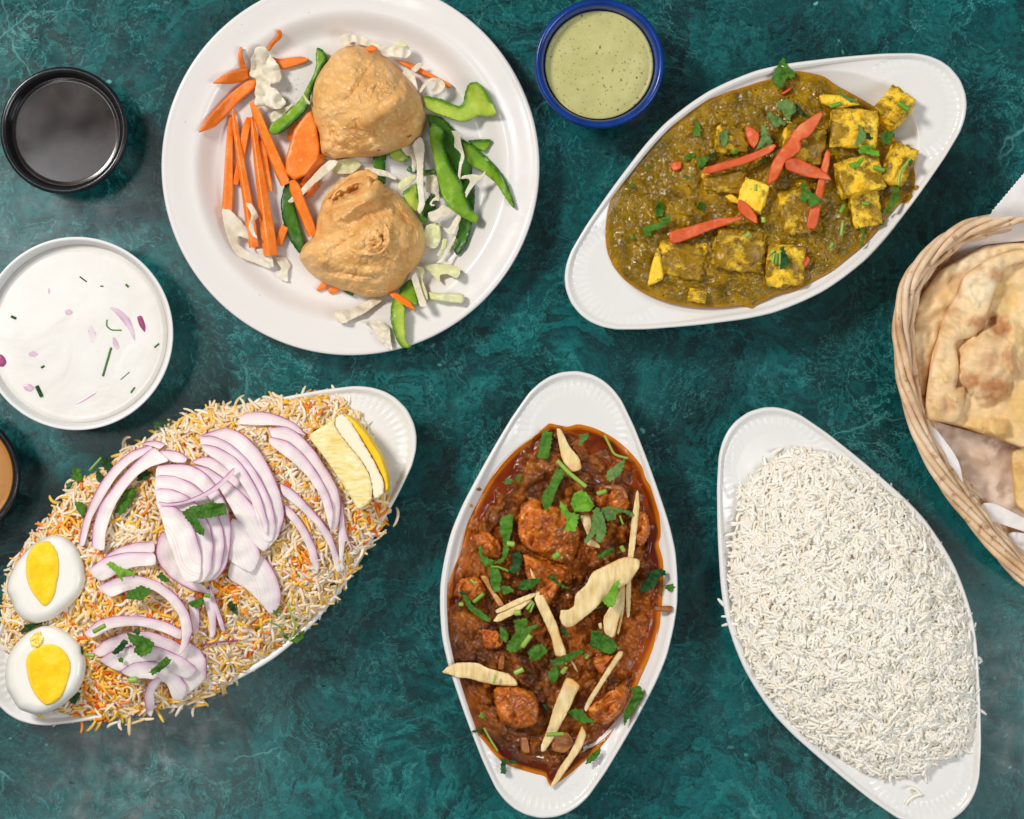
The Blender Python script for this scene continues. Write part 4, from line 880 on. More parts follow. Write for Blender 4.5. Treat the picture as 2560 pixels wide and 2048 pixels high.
def specks():
    V = []; F = []
    cand = [(660, 400), (690, 430), (650, 430), (700, 380), (720, 400), (840, 800), (870, 860), (800, 900), (780, 960), (820, 930), (750, 980), (620, 980), (905, 830), (760, 1010), (900, 1420), (920, 1400), (160, 585), (430, 118), (750, 60), (1800, 565), (1050, 1600), (515, 1415), (1400, 1555), (1145, 795), (1165, 830), (1330, 770), (655, 350), (600, 420)]
    for i in range(64):
        x, y = cand[i] if i < len(cand) else (RNG.normal(*((680, 45) if i % 2 else (800, 70))), RNG.normal(*((410, 45) if i % 2 else (900, 60))))
        q = pts('P', [(x, y)])[0]; r = RNG.uniform(.0002, .0005); X, Y, Z = W(q[0], q[1], float(plate_z(q[0], q[1])) + r * .3); b = len(V)
        V += [(X + r, Y, Z), (X, Y + r * .7, Z), (X - r, Y, Z), (X, Y - r * .7, Z), (X, Y, Z + r * .6), (X, Y, Z - r * .6)]
        F += [(b, b + 1, b + 4), (b + 1, b + 2, b + 4), (b + 2, b + 3, b + 4), (b + 3, b, b + 4), (b + 1, b, b + 5), (b + 2, b + 1, b + 5), (b + 3, b + 2, b + 5), (b, b + 3, b + 5)]
    o = put("spice_specks", V, F, MAT['spice'], smooth=False); tag(o, "tiny brown spice specks scattered over the white plate", kind="stuff")
specks()

# ---------------------------------------------------------------- raita bits
def raita():
    z = flat(.0486); G = "onion bits in the raita"
    for P, t, label in [
        ("375,908 430,918 472,955 492,1015 487,1060 462,1005 420,950", .0022, "curved pink onion sliver right of centre in the raita"),
        ("395,1010 420,1020 440,1060 425,1085 400,1060", .0018, "pale onion piece below the curved pink sliver in the raita"),
        ("95,1075 120,1065 150,1085 130,1105 100,1100", .0018, "pale onion piece at the left middle of the raita"),
        ("225,925 250,915 275,935 255,955 230,950", .0018, "pale onion piece above the raita centre"),
        ("380,765 405,760 412,778 390,785", .0018, "small lilac onion bit at the upper right of the raita"),
        ("490,950 510,945 525,985 522,1012 500,985", .0024, "magenta onion bit near the right side of the raita"),
        ("245,1275 300,1240 355,1208 350,1232 290,1268", .0022, "pink onion sliver near the bottom of the raita"),
        ("78,1195 108,1186 132,1208 112,1228 85,1218", .0024, "lilac onion chunk at the lower left of the raita"),
        ("-8,1080 15,1092 26,1115 14,1132 -8,1132", .0026, "purple onion bit at the far left of the raita"),
        ("330,960 362,1010 346,1068 318,1052 300,1000", .0016, "pale onion slice under the yogurt at the raita centre"),
        ("172,828 186,858 180,882 167,866", .0022, "tiny pink onion bit at the upper left of the raita"),
        ("185,1196 280,1180 352,1148 335,1172 250,1202", .0015, "faint onion arc under the yogurt above the bottom sliver")]:
        mat = MAT['onion_dark'] if 'purple' in label or 'magenta' in label else MAT['raita_onion']
        o = slab("onion_bit", 'L', P, z, t, mat, lift=(.0003 if 'magenta' in label or 'purple' in label else -.0002), soft=2, rnd=9); tag(o, label, "onion bit", G)
    G = "green herb bits in the raita"
    for P, w, label in [("370,1165 400,1062", 9, "straight green herb stem floating on the raita"), ("385,962 383,985 400,1000 437,1000", 7, "bent green herb curl beside the pink onion sliver"),
                        ("287,808 312,826", 7, "dark herb bit at the top of the raita"), ("434,1178 466,1150", 6, "short pale stem at the lower right of the raita"), ("555,1062 572,1048", 8, "green herb bit at the right edge of the raita"),
                        ("132,1200 150,1238", 14, "dark folded herb leaf beside the lilac onion chunk"), ("40,950 58,958", 10, "dark herb fleck at the left edge of the raita"), ("452,835 462,845", 9, "green herb fleck near the upper right rim of the raita"), ("148,1135 160,1128", 9, "faint green fleck left of the long stem in the raita"), ("360,842 372,842", 7, "tiny green fleck right of the top herb bit"), ("470,1225 485,1205", 8, "small green fleck near the lower right rim of the raita")]:
        o = tube("herb_bit", 'L', [tuple(map(float, q.split(','))) for q in P.split()], w, z, MAT['leaf_dark'] if 'dark' in label else MAT['leaf'], lift=-.0004, sides=6); tag(o, label, "herb bit", G)
raita()

# ---------------------------------------------------------------- paneer in spinach gravy
SO = pts('S', "1240,138 1310,150 1370,165 1420,205 1500,245 1575,290 1640,325 1670,420 1705,480 1765,560 1778,620 1765,685 1700,740 1640,800 1600,860 1540,925 1470,980 1400,1040 1320,1080 1275,1110 1250,1122 1150,1140 1065,1185 1045,1210 1000,1190 850,1203 750,1196 650,1176 560,1140 470,1080 420,1020 390,950 382,860 395,760 430,660 480,580 560,490 640,400 750,310 870,258 1000,213 1150,172")
SC = np.array([1905.0, 480.0]); S_STAR = star(chaikin(SO, 1), SC)
def saag_low(x, y):
    s = S_STAR(x, y); return .0362 + .0030 * (1 - sstep(.2, 1.0, s)) + .0022 * fbm(np.asarray(x) / 80, np.asarray(y) / 80, 1.3, 2) * (1 - sstep(.75, 1, s))
def saag_z(x, y):
    s = S_STAR(x, y); k = 1 - sstep(.86, 1.0, s)
    d, c = worley(np.asarray(x) / 26, np.asarray(y) / 26); lump = np.clip(1 - d / .62, 0, 1) * (c > .45)
    d2, c2 = worley(np.asarray(x) / 11 + 9, np.asarray(y) / 11); l2 = np.clip(1 - d2 / .6, 0, 1) * (c2 > .6)
    z = saag_low(x, y) + k * (.0020 * lump * (perlin(x / 60, y / 60, 8) > -.15) + .0008 * l2 + .0007 * fbm(x / 9, y / 9, 4, 3) + .0012 * fbm(x / 24, y / 24, 6, 2))
    return np.maximum(z, D_SAAG.z(x, y) + .0006)
def build_saag():
    o = polar("spinach_gravy", SO, saag_z, MAT['saag'], 480, 150, centre=SC, soft=1); tag(o, "olive brown spinach gravy filling the upper right oval dish", "gravy")
    G = "paneer cubes in the spinach gravy"
    for (v, c, ex, ey, ez, yaw, tx, ty, dz, mat, label) in [
        ('S2', (1435, 615), 375, 300, .017, 48, -14, 14, .009, 'paneer_half', "yellow paneer cube farthest up right on the white dish"),
        ('S2', (1010, 830), 510, 420, .018, -7, 6, -6, .007, 'paneer_half', "large paneer cube below the flat wedge, herbs on its right side"),
        ('S2', (1060, 1350), 480, 400, .017, 14, -8, 6, .006, 'paneer_half', "paneer cube stacked under the herb topped one"),
        ('S4', (1300, 400), 320, 380, .014, 14, 4, 0, .003, 'paneer_half', "low paneer cube with a green stem bit on top"),
        ('S2', (1470, 1220), 260, 450, .017, -24, 0, 12, .006, 'paneer_half', "tall narrow paneer piece at the right end of the gravy"),
        ('S1', (1500, 960), 330, 270, .014, -5, 0, 8, .004, 'paneer_coated', "paneer cube in the upper middle with a flat leaf on it"),
        ('S3', (1740, 260), 280, 310, .014, -18, 0, -8, .005, 'paneer_bare', "bright yellow paneer cube in the middle under the tomato tip"),
        ('S1', (1420, 1400), 470, 260, .012, -10, 0, 0, .003, 'paneer_coated', "gravy covered paneer block left of the bright yellow cube"),
        ('S3', (1590, 850), 540, 440, .016, -6, 6, 0, .005, 'paneer_coated', "big gravy covered paneer block at the lower middle"),
        ('S3', (960, 950), 520, 400, .012, -4, 0, 0, .0025, 'paneer_coated', "sunken gravy covered paneer block right of the yellow triangle"),
        ('S3', (1135, 1335), 180, 130, .009, -10, 0, 0, .003, 'paneer_half', "small paneer crumb near the bottom edge of the gravy"),
        ('S4', (440, 1010), 400, 440, .014, -3, 12, 0, .004, 'paneer_half', "paneer cube at the lower right of the big block, stems on it"),
        ('S4', (590, 430), 400, 480, .013, 12, 0, 0, .003, 'paneer_coated', "paneer block under the split leaf right of centre"),
        ('S2', (470, 1010), 440, 400, .015, -8, 0, 6, .005, 'paneer_coated', "gravy covered paneer block under the longest tomato slice")]:
        q = pts(v, [c])[0]; z = float(saag_low(np.array([q[0]]), np.array([q[1]]))[0])
        o = block("paneer_cube", v, c, ex * .97, ey * .97, ez, yaw, z + dz - ez / 2 + (.0015 if mat == 'paneer_coated' else .003), MAT[mat], tx, ty, round_=.30 if mat == 'paneer_coated' else .14, bumpy=.0026 if mat == 'paneer_coated' else .0013, n=16); tag(o, label, "paneer cube", G)
    for (v, P, t, l, mat, label) in [
        ('S3', "705,800 740,880 780,1150 690,1200 590,1235 640,1000", .006, .003, 'paneer_bare', "bright yellow paneer triangle at the lower left of the gravy"),
        ('S2', "630,470 700,455 890,470 1100,570 960,585 850,630 700,575 660,560", .007, .005, 'paneer_half', "flat paneer wedge at the top right under a drooping leaf"),
        ('S3', "1430,260 1500,235 1580,290 1575,345 1490,325", .004, .004, 'paneer_bare', "small yellow paneer chip left of the bright yellow cube")]:
        o = slab("paneer_piece", v, P, saag_low, t, MAT[mat], lift=l, soft=1, rough=.0005); tag(o, label, "paneer piece", G)
    G = "tomato slices on the spinach gravy"
    for (v, P, kw, label) in [
        ('S1', "1660,790 1740,820 1810,880 1800,960 1750,1050 1700,1000 1650,880", dict(lift=.006), "broad tomato piece behind the large pointed leaf"),
        ('S1', "830,1220 880,1180 970,1180 960,1260 880,1290", dict(lift=.002), "small sunken tomato bit at the left of the gravy"),
        ('S4', "620,930 680,900 720,940 690,1000 640,1050 610,1000", dict(lift=.004), "small pink tomato corner at the bottom edge"),
        ('S2', "210,455 330,380 350,395 260,460", dict(lift=.002), "thin orange tomato sliver near the top leaf"),
        ('S', "1375,490 1395,500 1390,560 1370,640 1355,740 1330,850 1285,850 1300,760 1330,680 1345,600", dict(lift=.006, lift2=.009), "long upright tomato strip passing under the split leaf"),
        ('S1', "1180,1310 1230,1250 1350,1200 1550,1150 1750,1080 1900,1010 1970,990 1990,1010 1950,1070 1880,1110 1700,1190 1500,1250 1300,1310", dict(lift=.009, lift2=.013), "thin curved tomato strip rising to the right"),
        ('S3', "820,650 1000,600 1200,540 1400,490 1620,480 1640,500 1450,570 1250,640 1080,710 950,760 850,780", dict(lift=.008, lift2=.008), "long tapering tomato slice at the lower left of the gravy"),
        ('S3', "1575,300 1640,310 1720,390 1780,480 1785,560 1740,550 1640,480 1570,400", dict(lift=.011, t=.005), "short curved tomato tip on the bright yellow cube"),
        ('S2', "260,1180 330,1140 420,1140 500,1190 620,1240 720,1310 770,1360 765,1390 650,1370 500,1350 380,1310 280,1270", dict(lift=.012, lift2=.009), "pointed tomato slice crossed by the longest tomato slice"),
        ('S2', "640,645 690,650 640,760 560,880 510,930 430,950 450,1050 400,1100 350,1140 270,1180 230,1290 180,1380 80,1440 90,1320 130,1190 200,1080 290,970 340,880 430,780 520,720", dict(lift=.016, lift2=.010, t=.005, soft=1), "longest tomato slice running diagonally across the middle")]:
        kw = dict(dict(t=.0032, soft=1, wave=.0010, rnd=1.4, jag=.7, rough=.0003), **kw); o = slab("tomato_slice", v, P, saag_low, kw.pop('t'), MAT['tomato'], **kw); tag(o, label, "tomato slice", G)
build_saag()
def herbs(dish, surf, leaves, stems, g1, g2, base=.0008):
    for it in leaves:
        v, P, m, l, label = it[:5]; kw = it[5] if len(it) > 5 else {}
        o = slab("cilantro_leaf", v, P, surf, .0005, MAT[m], lift=l, soft=0, jag=2.6, step=3.6, wave=.0024, wl=20, **kw); tag(o, label, "cilantro leaf", g1)
    for v, P, w, l, label in stems:
        q = [tuple(map(float, t.split(','))) for t in P.split()]
        o = tube("cilantro_stalk", v, q, w, surf, MAT['stem'], lift=l, sides=7); tag(o, label, "cilantro stalk", g2)
SAAG_TOP = lambda x, y: saag_low(x, y) + .0010
herbs("saag", SAAG_TOP, [
    ('S2', "245,60 270,70 275,120 310,160 330,190 370,210 380,260 350,290 300,270 280,310 240,390 205,400 190,370 140,350 125,290 150,200 190,150 220,100", 'leaf', .004, "big cilantro leaf lying over the upper rim of the paneer dish"),
    ('S2', "180,600 200,520 240,535 290,500 320,540 345,530 370,570 400,620 380,660 340,690 330,740 290,730 260,690 240,640", 'leaf_pale', .003, "round lobed cilantro leaf above the longest tomato slice"),
    ('S2', "75,660 110,640 150,680 220,710 290,770 270,800 230,790 160,825 120,770", 'leaf_pale', .002, "fan shaped cilantro leaf below the round lobed one"),
    ('S2', "390,550 420,590 460,640 545,700 530,715 430,670 400,640", 'leaf_dark', .002, "narrow dark cilantro leaf right of the round lobed one"),
    ('S2', "840,375 880,450 960,490 1020,500 1050,560 980,540 900,490 850,440", 'leaf_pale', .009, "drooping cilantro leaf on the flat paneer wedge"),
    ('S1', "1830,760 1860,800 1885,830 1890,870 1950,980 1900,1020 1760,1060 1790,980 1820,920", 'leaf_pale', .007, "large pointed cilantro leaf over the broad tomato piece"),
    ('S1', "1790,1180 1850,1150 1930,1120 1920,1160 1860,1195", 'leaf', .005, "cilantro tip hidden under the thin curved tomato strip"),
    ('S1', "1125,735 1160,790 1175,900 1140,915 1085,905 1095,840", 'leaf', .002, "triangular cilantro leaf near the upper left of the gravy"),
    ('S1', "1385,850 1470,845 1465,960 1430,1030 1390,1020", 'leaf_pale', .0085, "flat rectangular cilantro leaf on the upper middle paneer cube"),
    ('S1', "980,1140 1100,1080 1115,1130 1010,1185", 'leaf', .002, "square cut cilantro leaf left of the notched one"),
    ('S1', "1120,1130 1180,1140 1240,1120 1265,1160 1220,1220 1170,1265 1130,1250 1150,1190", 'leaf', .003, "notched cilantro leaf touching the left end of the thin tomato strip"),
    ('S1', "1250,1130 1320,1090 1355,1110 1270,1165", 'leaf_dark', .002, "small dark cilantro bit right of the notched leaf"),
    ('S1', "1490,1075 1540,1045 1605,1060 1560,1100 1510,1100", 'leaf_bright', .006, "small bright green cilantro bit under the flat rectangular leaf"),
    ('S1', "400,1420 465,1430 450,1470 410,1460", 'leaf', .0015, "tiny cilantro bit near the left edge of the gravy"),
    ('S1', "590,1230 615,1215 625,1250 600,1270", 'leaf', .0012, "tiny cilantro fleck near the upper left gravy edge"),
    ('S1', "1000,1340 1040,1335 1045,1365 1010,1375", 'leaf', .0012, "tiny cilantro fleck below the square cut leaf"),
    ('S3', "710,290 750,320 780,380 770,480 710,490 670,450 690,370", 'leaf', .003, "upright oval cilantro leaf at the left of the gravy"),
    ('S3', "540,600 640,560 720,550 740,500 850,460 850,540 780,570 740,610 640,640 640,700 610,690 570,700 560,650", 'leaf', .004, "ragged cilantro sprig left of the tapering tomato slice"),
    ('S3', "1140,340 1200,330 1225,390 1180,420 1150,390", 'leaf', .002, "small oval cilantro bit in the middle left of the gravy"),
    ('S3', "410,680 450,670 465,700 430,755 415,720", 'leaf', .0015, "small cilantro bit at the lower left gravy edge"),
    ('S2', "1050,760 1080,790 1110,840 1140,870 1150,910 1120,960 1060,1010 1010,1020 1040,930 1060,870", 'leaf_pale', .0125, "grey green cilantro leaf on the large right paneer cube"),
    ('S2', "1150,880 1220,870 1230,900 1190,960 1150,940", 'leaf_dark', .011, "dark cilantro leaf beside the grey green one on paneer"),
    ('S2', "1050,1060 1090,1010 1140,1000 1240,1010 1240,1030 1170,1040 1290,1070 1285,1130 1210,1120 1130,1090 1080,1100", 'leaf_bright', .013, "bright curly cilantro sprig between two stacked paneer cubes"),
    ('S2', "1300,900 1350,850 1420,850 1455,890 1450,920 1390,930 1420,970 1380,1000 1330,980", 'leaf', .010, "cilantro leaf below the farthest up right paneer cube"),
    ('S2', "940,1210 1040,1180 1140,1120 1110,1180 1060,1250 980,1245", 'leaf_bright', .012, "curved bright cilantro leaf on the stacked lower paneer cube"),
    ('S2', "1440,1450 1505,1460 1490,1600 1430,1700 1375,1690 1410,1580", 'leaf', .008, "folded long cilantro leaf at the right edge of the gravy"),
    ('S2', "1590,1170 1650,1160 1650,1200 1610,1230", 'leaf_dark', .011, "small dark cilantro tip at the top of the long stem"),
    ('S4', "590,160 665,95 660,160 700,200 780,250 860,320 800,350 705,385 690,300 640,345 595,270 640,200", 'leaf', .011, "split cilantro leaf over the upright tomato strip"),
    ('S4', "400,820 430,800 460,900 510,980 440,1040 380,1055 400,930", 'leaf_dark', .010, "dark cilantro leaf behind the bundle of cut stems"),
    ('S4', "1220,570 1290,610 1305,680 1280,750 1295,800 1245,810 1265,740 1270,650", 'leaf', .003, "narrow bent cilantro leaf at the lower right gravy edge"),
    ('S4', "1490,410 1540,400 1610,430 1540,460", 'leaf', .004, "small cilantro bit under the folded long leaf"),
    ('S4', "1465,520 1510,525 1500,580 1465,575", 'leaf', .002, "tiny cilantro bit on the white rim at the lower right")],
    [('S2', "1225,1240 1345,1280", 52, .010, "pale cut stem on the stacked lower paneer cube"), ('S2', "1490,550 1605,625", 60, .014, "thick green stem on the farthest up right paneer cube"),
     ('S2', "750,590 870,555", 46, .008, "green stem bit on the flat paneer wedge"), ('S2', "1625,1150 1510,1290 1490,1440", 34, .010, "long bent stem on the tall narrow paneer piece"),
     ('S4', "1270,340 1345,340", 48, .007, "short bright stem on the low paneer cube"), ('S4', "1035,440 1080,360", 44, .003, "short stem in the gravy left of the low paneer cube"),
     ('S4', "1045,690 1065,535", 34, .003, "straight upright stem in the right gravy"), ('S4', "925,825 960,760", 42, .003, "short green stem near the bottom right edge"),
     ('S3', "1650,700 1700,655", 52, .009, "pale stem bit on the big gravy covered block"), ('S4', "305,985 335,875", 34, .009, "left stem of the cut bundle by the dark leaf"),
     ('S4', "345,1000 355,878", 34, .010, "middle stem of the cut bundle by the dark leaf"), ('S4', "382,1000 386,868", 32, .009, "right stem of the cut bundle by the dark leaf"),
     ('S4', "258,915 335,840", 36, .006, "slanting stem above the cut bundle"), ('S1', "1765,1500 1768,1430", 34, .013, "grey green stem bit on the bright yellow paneer cube"), ('S3', "1850,545 1845,490", 50, .006, "pale stem end right of the short curved tomato tip")],
    "cilantro leaves on the spinach gravy", "cilantro stems on the spinach gravy")

# ---------------------------------------------------------------- chicken curry
CO = pts('C', "440,237 480,246 510,252 550,240 610,255 680,290 740,340 790,400 800,440 835,500 855,590 860,660 850,690 870,760 868,860 905,930 860,955 855,1010 825,1100 790,1170 740,1280 690,1380 640,1450 570,1510 520,1555 470,1592 440,1602 430,1565 350,1545 290,1525 250,1500 200,1440 150,1380 120,1300 95,1210 60,1120 45,1000 50,880 75,800 110,720 130,620 180,520 230,430 300,350 380,290 420,255".replace(" 905,930", ""))
CC = np.array([1400.0, 1500.0]); C_STAR = star(chaikin(CO, 1), CC)
def curry_low(x, y):
    s = C_STAR(x, y); return .0352 + .0040 * (1 - sstep(.15, .95, s)) + .0028 * fbm(np.asarray(x) / 70, np.asarray(y) / 70, 2.3, 2) * (1 - sstep(.7, .95, s))
def oil(x, y):
    x, y = np.asarray(x), np.asarray(y); s = C_STAR(x, y); n = .10 * fbm(x / 34, y / 34, 5, 3) + .05 * fbm(x / 110, y / 110, 3, 1)
    zx, zy = (x - 1080) * 1.503, (y - 900) * 1.503
    side = .10 * np.exp(-((zx - 840) / 120) ** 2 - ((zy - 560) / 420) ** 2) + .13 * np.exp(-((zx - 220) / 110) ** 2 - ((zy - 450) / 160) ** 2) + .10 * np.exp(-((zx - 830) / 60) ** 2 - ((zy - 1060) / 110) ** 2) + .09 * np.exp(-((zx - 700) / 120) ** 2 - ((zy - 330) / 70) ** 2) + .07 * np.exp(-((zx - 430) / 160) ** 2 - ((zy - 1550) / 60) ** 2)
    return sstep(.92, .985, s + n + side)
def curry_z(x, y):
    s = C_STAR(x, y); k = (1 - sstep(.86, 1.0, s)) * (1 - oil(x, y))
    d, c = worley(np.asarray(x) / 34 + .12 * perlin(x / 20, y / 20), np.asarray(y) / 34); lump = np.clip(1 - (d / .68) ** 2, 0, 1) * (.25 + c)
    d2, c2 = worley(np.asarray(x) / 14 + 9, np.asarray(y) / 14); l2 = np.clip(1 - (d2 / .62) ** 2, 0, 1) * (c2 > .4)
    z = curry_low(x, y) - .0022 + k * (.0052 * lump + .0020 * l2 + .0007 * fbm(x / 8, y / 8, 4, 3) + .0012 * fbm(x / 26, y / 26, 6, 2))
    return np.maximum(z, D_CHICK.z(x, y) + .0005)
CUR_TOP = lambda x, y: curry_low(x, y) + .0020
def build_curry():
    o = polar("curry_gravy", CO, curry_z, MAT['curry'], 480, 170, centre=CC, soft=1, attrs={"oil": oil}); tag(o, "chunky red brown curry with orange oil at its edge in the middle dish", "gravy")
    G = "chicken pieces in the red brown curry"
    for P, t, l, dm, label in [
        ("330,560 350,535 380,515 450,540 520,580 560,640 550,700 525,775 440,750 340,700 318,640", .012, .004, .007, "largest orange chicken piece in the upper middle under a leaf cluster"),
        ("230,1230 300,1215 390,1250 405,1310 400,1370 330,1390 260,1370 235,1300", .012, .004, .006, "orange chicken chunk at the lower left below the broad ginger slice"),
        ("335,720 430,760 520,790 480,850 440,930 390,900 350,800", .010, .003, .004, "brown chicken piece just below the largest orange one"),
        ("640,1260 720,1210 745,1240 720,1320 650,1380 590,1350 570,1300", .010, .002, .004, "flat brown chicken piece at the lower right side"),
        ("620,470 720,480 750,550 690,600 610,570", .009, .002, .004, "chicken piece at the upper right beside the long ginger stick"),
        ("770,560 810,575 825,640 790,710 750,690", .008, .002, .004, "narrow chicken piece beside the right oil edge"),
        ("150,660 210,640 260,690 255,750 190,740", .008, .003, .004, "brown chicken lump at the left by the long folded leaf"),
        ("100,820 180,815 210,870 150,920 95,890", .008, .002, .004, "chicken lump at the left edge under cut stems"),
        ("180,1010 260,1020 270,1080 200,1090", .008, .003, .004, "small chicken lump left of the serrated leaf"),
        ("590,1120 690,1100 715,1160 640,1200", .008, .003, .004, "chicken lump by the top of the lower right ginger stick")]:
        ph = RNG.uniform(0, 90)
        ex = lambda x, y, ph=ph: .0060 * fbm(x / 34, y / 52, ph, 2) + .0022 * fbm((x + y) / 9, (x - y) / 34, ph, 3) + .0012 * fbm(x / 9, y / 9, ph, 2) - .005 * np.clip(perlin(x / 22, y / 22, ph + 4), 0, 1)
        o = slab("chicken_piece", 'C', P, curry_low, t, MAT['chicken'], lift=l - .0008, soft=1, dome=dm * .6, extra=ex, step=3.2, jag=2.5); tag(o, label, "chicken piece", G)
    for P, l, label in [("440,1415 510,1395 540,1440 500,1480 450,1470", .004, "translucent cooked onion piece near the bottom of the curry"), ("330,1420 360,1415 370,1480 335,1475", .003, "soft yellow onion strip left of the bottom onion piece"),
                        ("640,470 720,470 740,520 725,525 700,492 640,485", .008, "thin curved cooked onion at the upper right of the curry"), ("835,925 905,922 903,948 835,945", .006, "dark orange strip lying over the right rim of the curry dish"), ("255,1110 275,1110 270,1165 245,1165", .005, "brown onion stalk above the broad ginger slice")]:
        o = slab("cooked_onion", 'C', P, curry_low, .003, MAT['curry_onion'], lift=l, soft=2, wave=.001); tag(o, label, "cooked onion", "cooked onion bits in the curry")
    G = "ginger sticks on the chicken curry"
    for (v, P, kw, label) in [
        ('C1', "1080,620 1110,610 1140,650 1200,780 1290,880 1310,970 1290,995 1215,1010 1150,930 1120,850", dict(lift=.005), "wedge shaped ginger piece at the top of the curry"),
        ('C2', "1290,140 1380,130 1400,200 1380,330 1470,400 1480,440 1350,410 1370,340 1330,250", dict(lift=.007), "ginger piece half hidden by the leaf cluster"),
        ('C2', "1690,1000 1640,1220 1620,1190 1650,1050 1680,780 1705,760", dict(lift=.005), "thin ginger strip behind the pale blade shaped slice"),
        ('C2', "1500,1060 1560,960 1640,800 1695,760 1690,900 1650,1050 1600,1250 1510,1200", dict(lift=.008), "pale blade shaped ginger slice under the broad slanting one"),
        ('C', "770,485 778,500 780,560 765,690 748,800 748,900 742,970 732,970 728,900 730,800 740,690 755,560", dict(lift=.009, lift2=.006), "longest thin ginger stick along the right side"),
        ('C2', "1110,1060 1120,985 1180,990 1240,960 1250,850 1350,760 1400,650 1500,600 1640,530 1720,510 1830,535 1830,600 1800,650 1740,740 1640,800 1500,900 1430,980 1290,1090 1240,1130 1180,1150 1130,1120", dict(lift=.012, lift2=.015, t=.003, wave=.001), "broad slanting ginger slice, the largest, right of centre"),
        ('C2', "840,605 870,640 900,700 940,790 1010,950 1090,1120 1120,1230 1180,1390 1150,1410 1070,1410 1040,1250 980,1110 910,960 880,890 900,800 850,660", dict(lift=.009, lift2=.007, t=.003), "long ginger stick running down through the centre"),
        ('C2', "530,990 700,900 880,830 900,850 870,880 700,960 545,1025", dict(lift=.008, lift2=.010), "upper of two parallel ginger sticks left of centre"),
        ('C2', "510,1090 560,1020 700,960 860,880 850,920 700,1030 560,1100", dict(lift=.007, lift2=.008), "lower of two parallel ginger sticks left of centre"),
        ('C2', "390,675 470,690 500,800 560,860 615,940 590,960 560,955 480,820", dict(lift=.005, m='ginger_stained'), "ginger stick stained orange at the left"),
        ('C2', "1455,1110 1490,1100 1500,1160 1470,1165", dict(lift=.005), "tiny ginger chip left of the pale blade shaped slice"),
        ('C3', "45,295 110,230 210,200 380,205 460,250 560,280 650,300 720,360 740,415 560,410 400,380 300,345 200,340 120,310", dict(lift=.008, lift2=.010), "broad ginger slice overhanging the left rim of the dish"),
        ('C3', "1165,340 1220,345 1300,410 1250,500 1200,620 1130,750 1060,880 980,1000 945,1010 940,960 1000,800 1060,600 1110,470", dict(lift=.010, lift2=.006, t=.003), "tapering ginger stick in the lower middle with a green stem across"),
        ('C3', "1640,100 1680,100 1680,140 1590,260 1500,400 1400,560 1345,655 1330,610 1370,520 1450,400 1560,220", dict(lift=.008), "slim ginger stick at the lower right"),
        ('C3', "1310,770 1345,830 1350,860 1310,970 1200,1130 1100,1270 1040,1330 1025,1320 1100,1160 1200,1020 1270,870", dict(lift=.008, lift2=.004), "bottom ginger stick reaching the white end of the dish"),
        ('C3', "1210,180 1250,220 1280,300 1240,260", dict(lift=.006, t=.0015), "tiny white ginger splinter below the centre stick")]:
        kw = dict(dict(t=.0022, soft=1, wave=.0009, m='ginger', rnd=1.3, jag=.6, rough=.0003), **kw); o = slab("ginger_stick", v, P, curry_low, kw.pop('t'), MAT[kw.pop('m')], **kw); tag(o, label, "ginger stick", G)
build_curry()
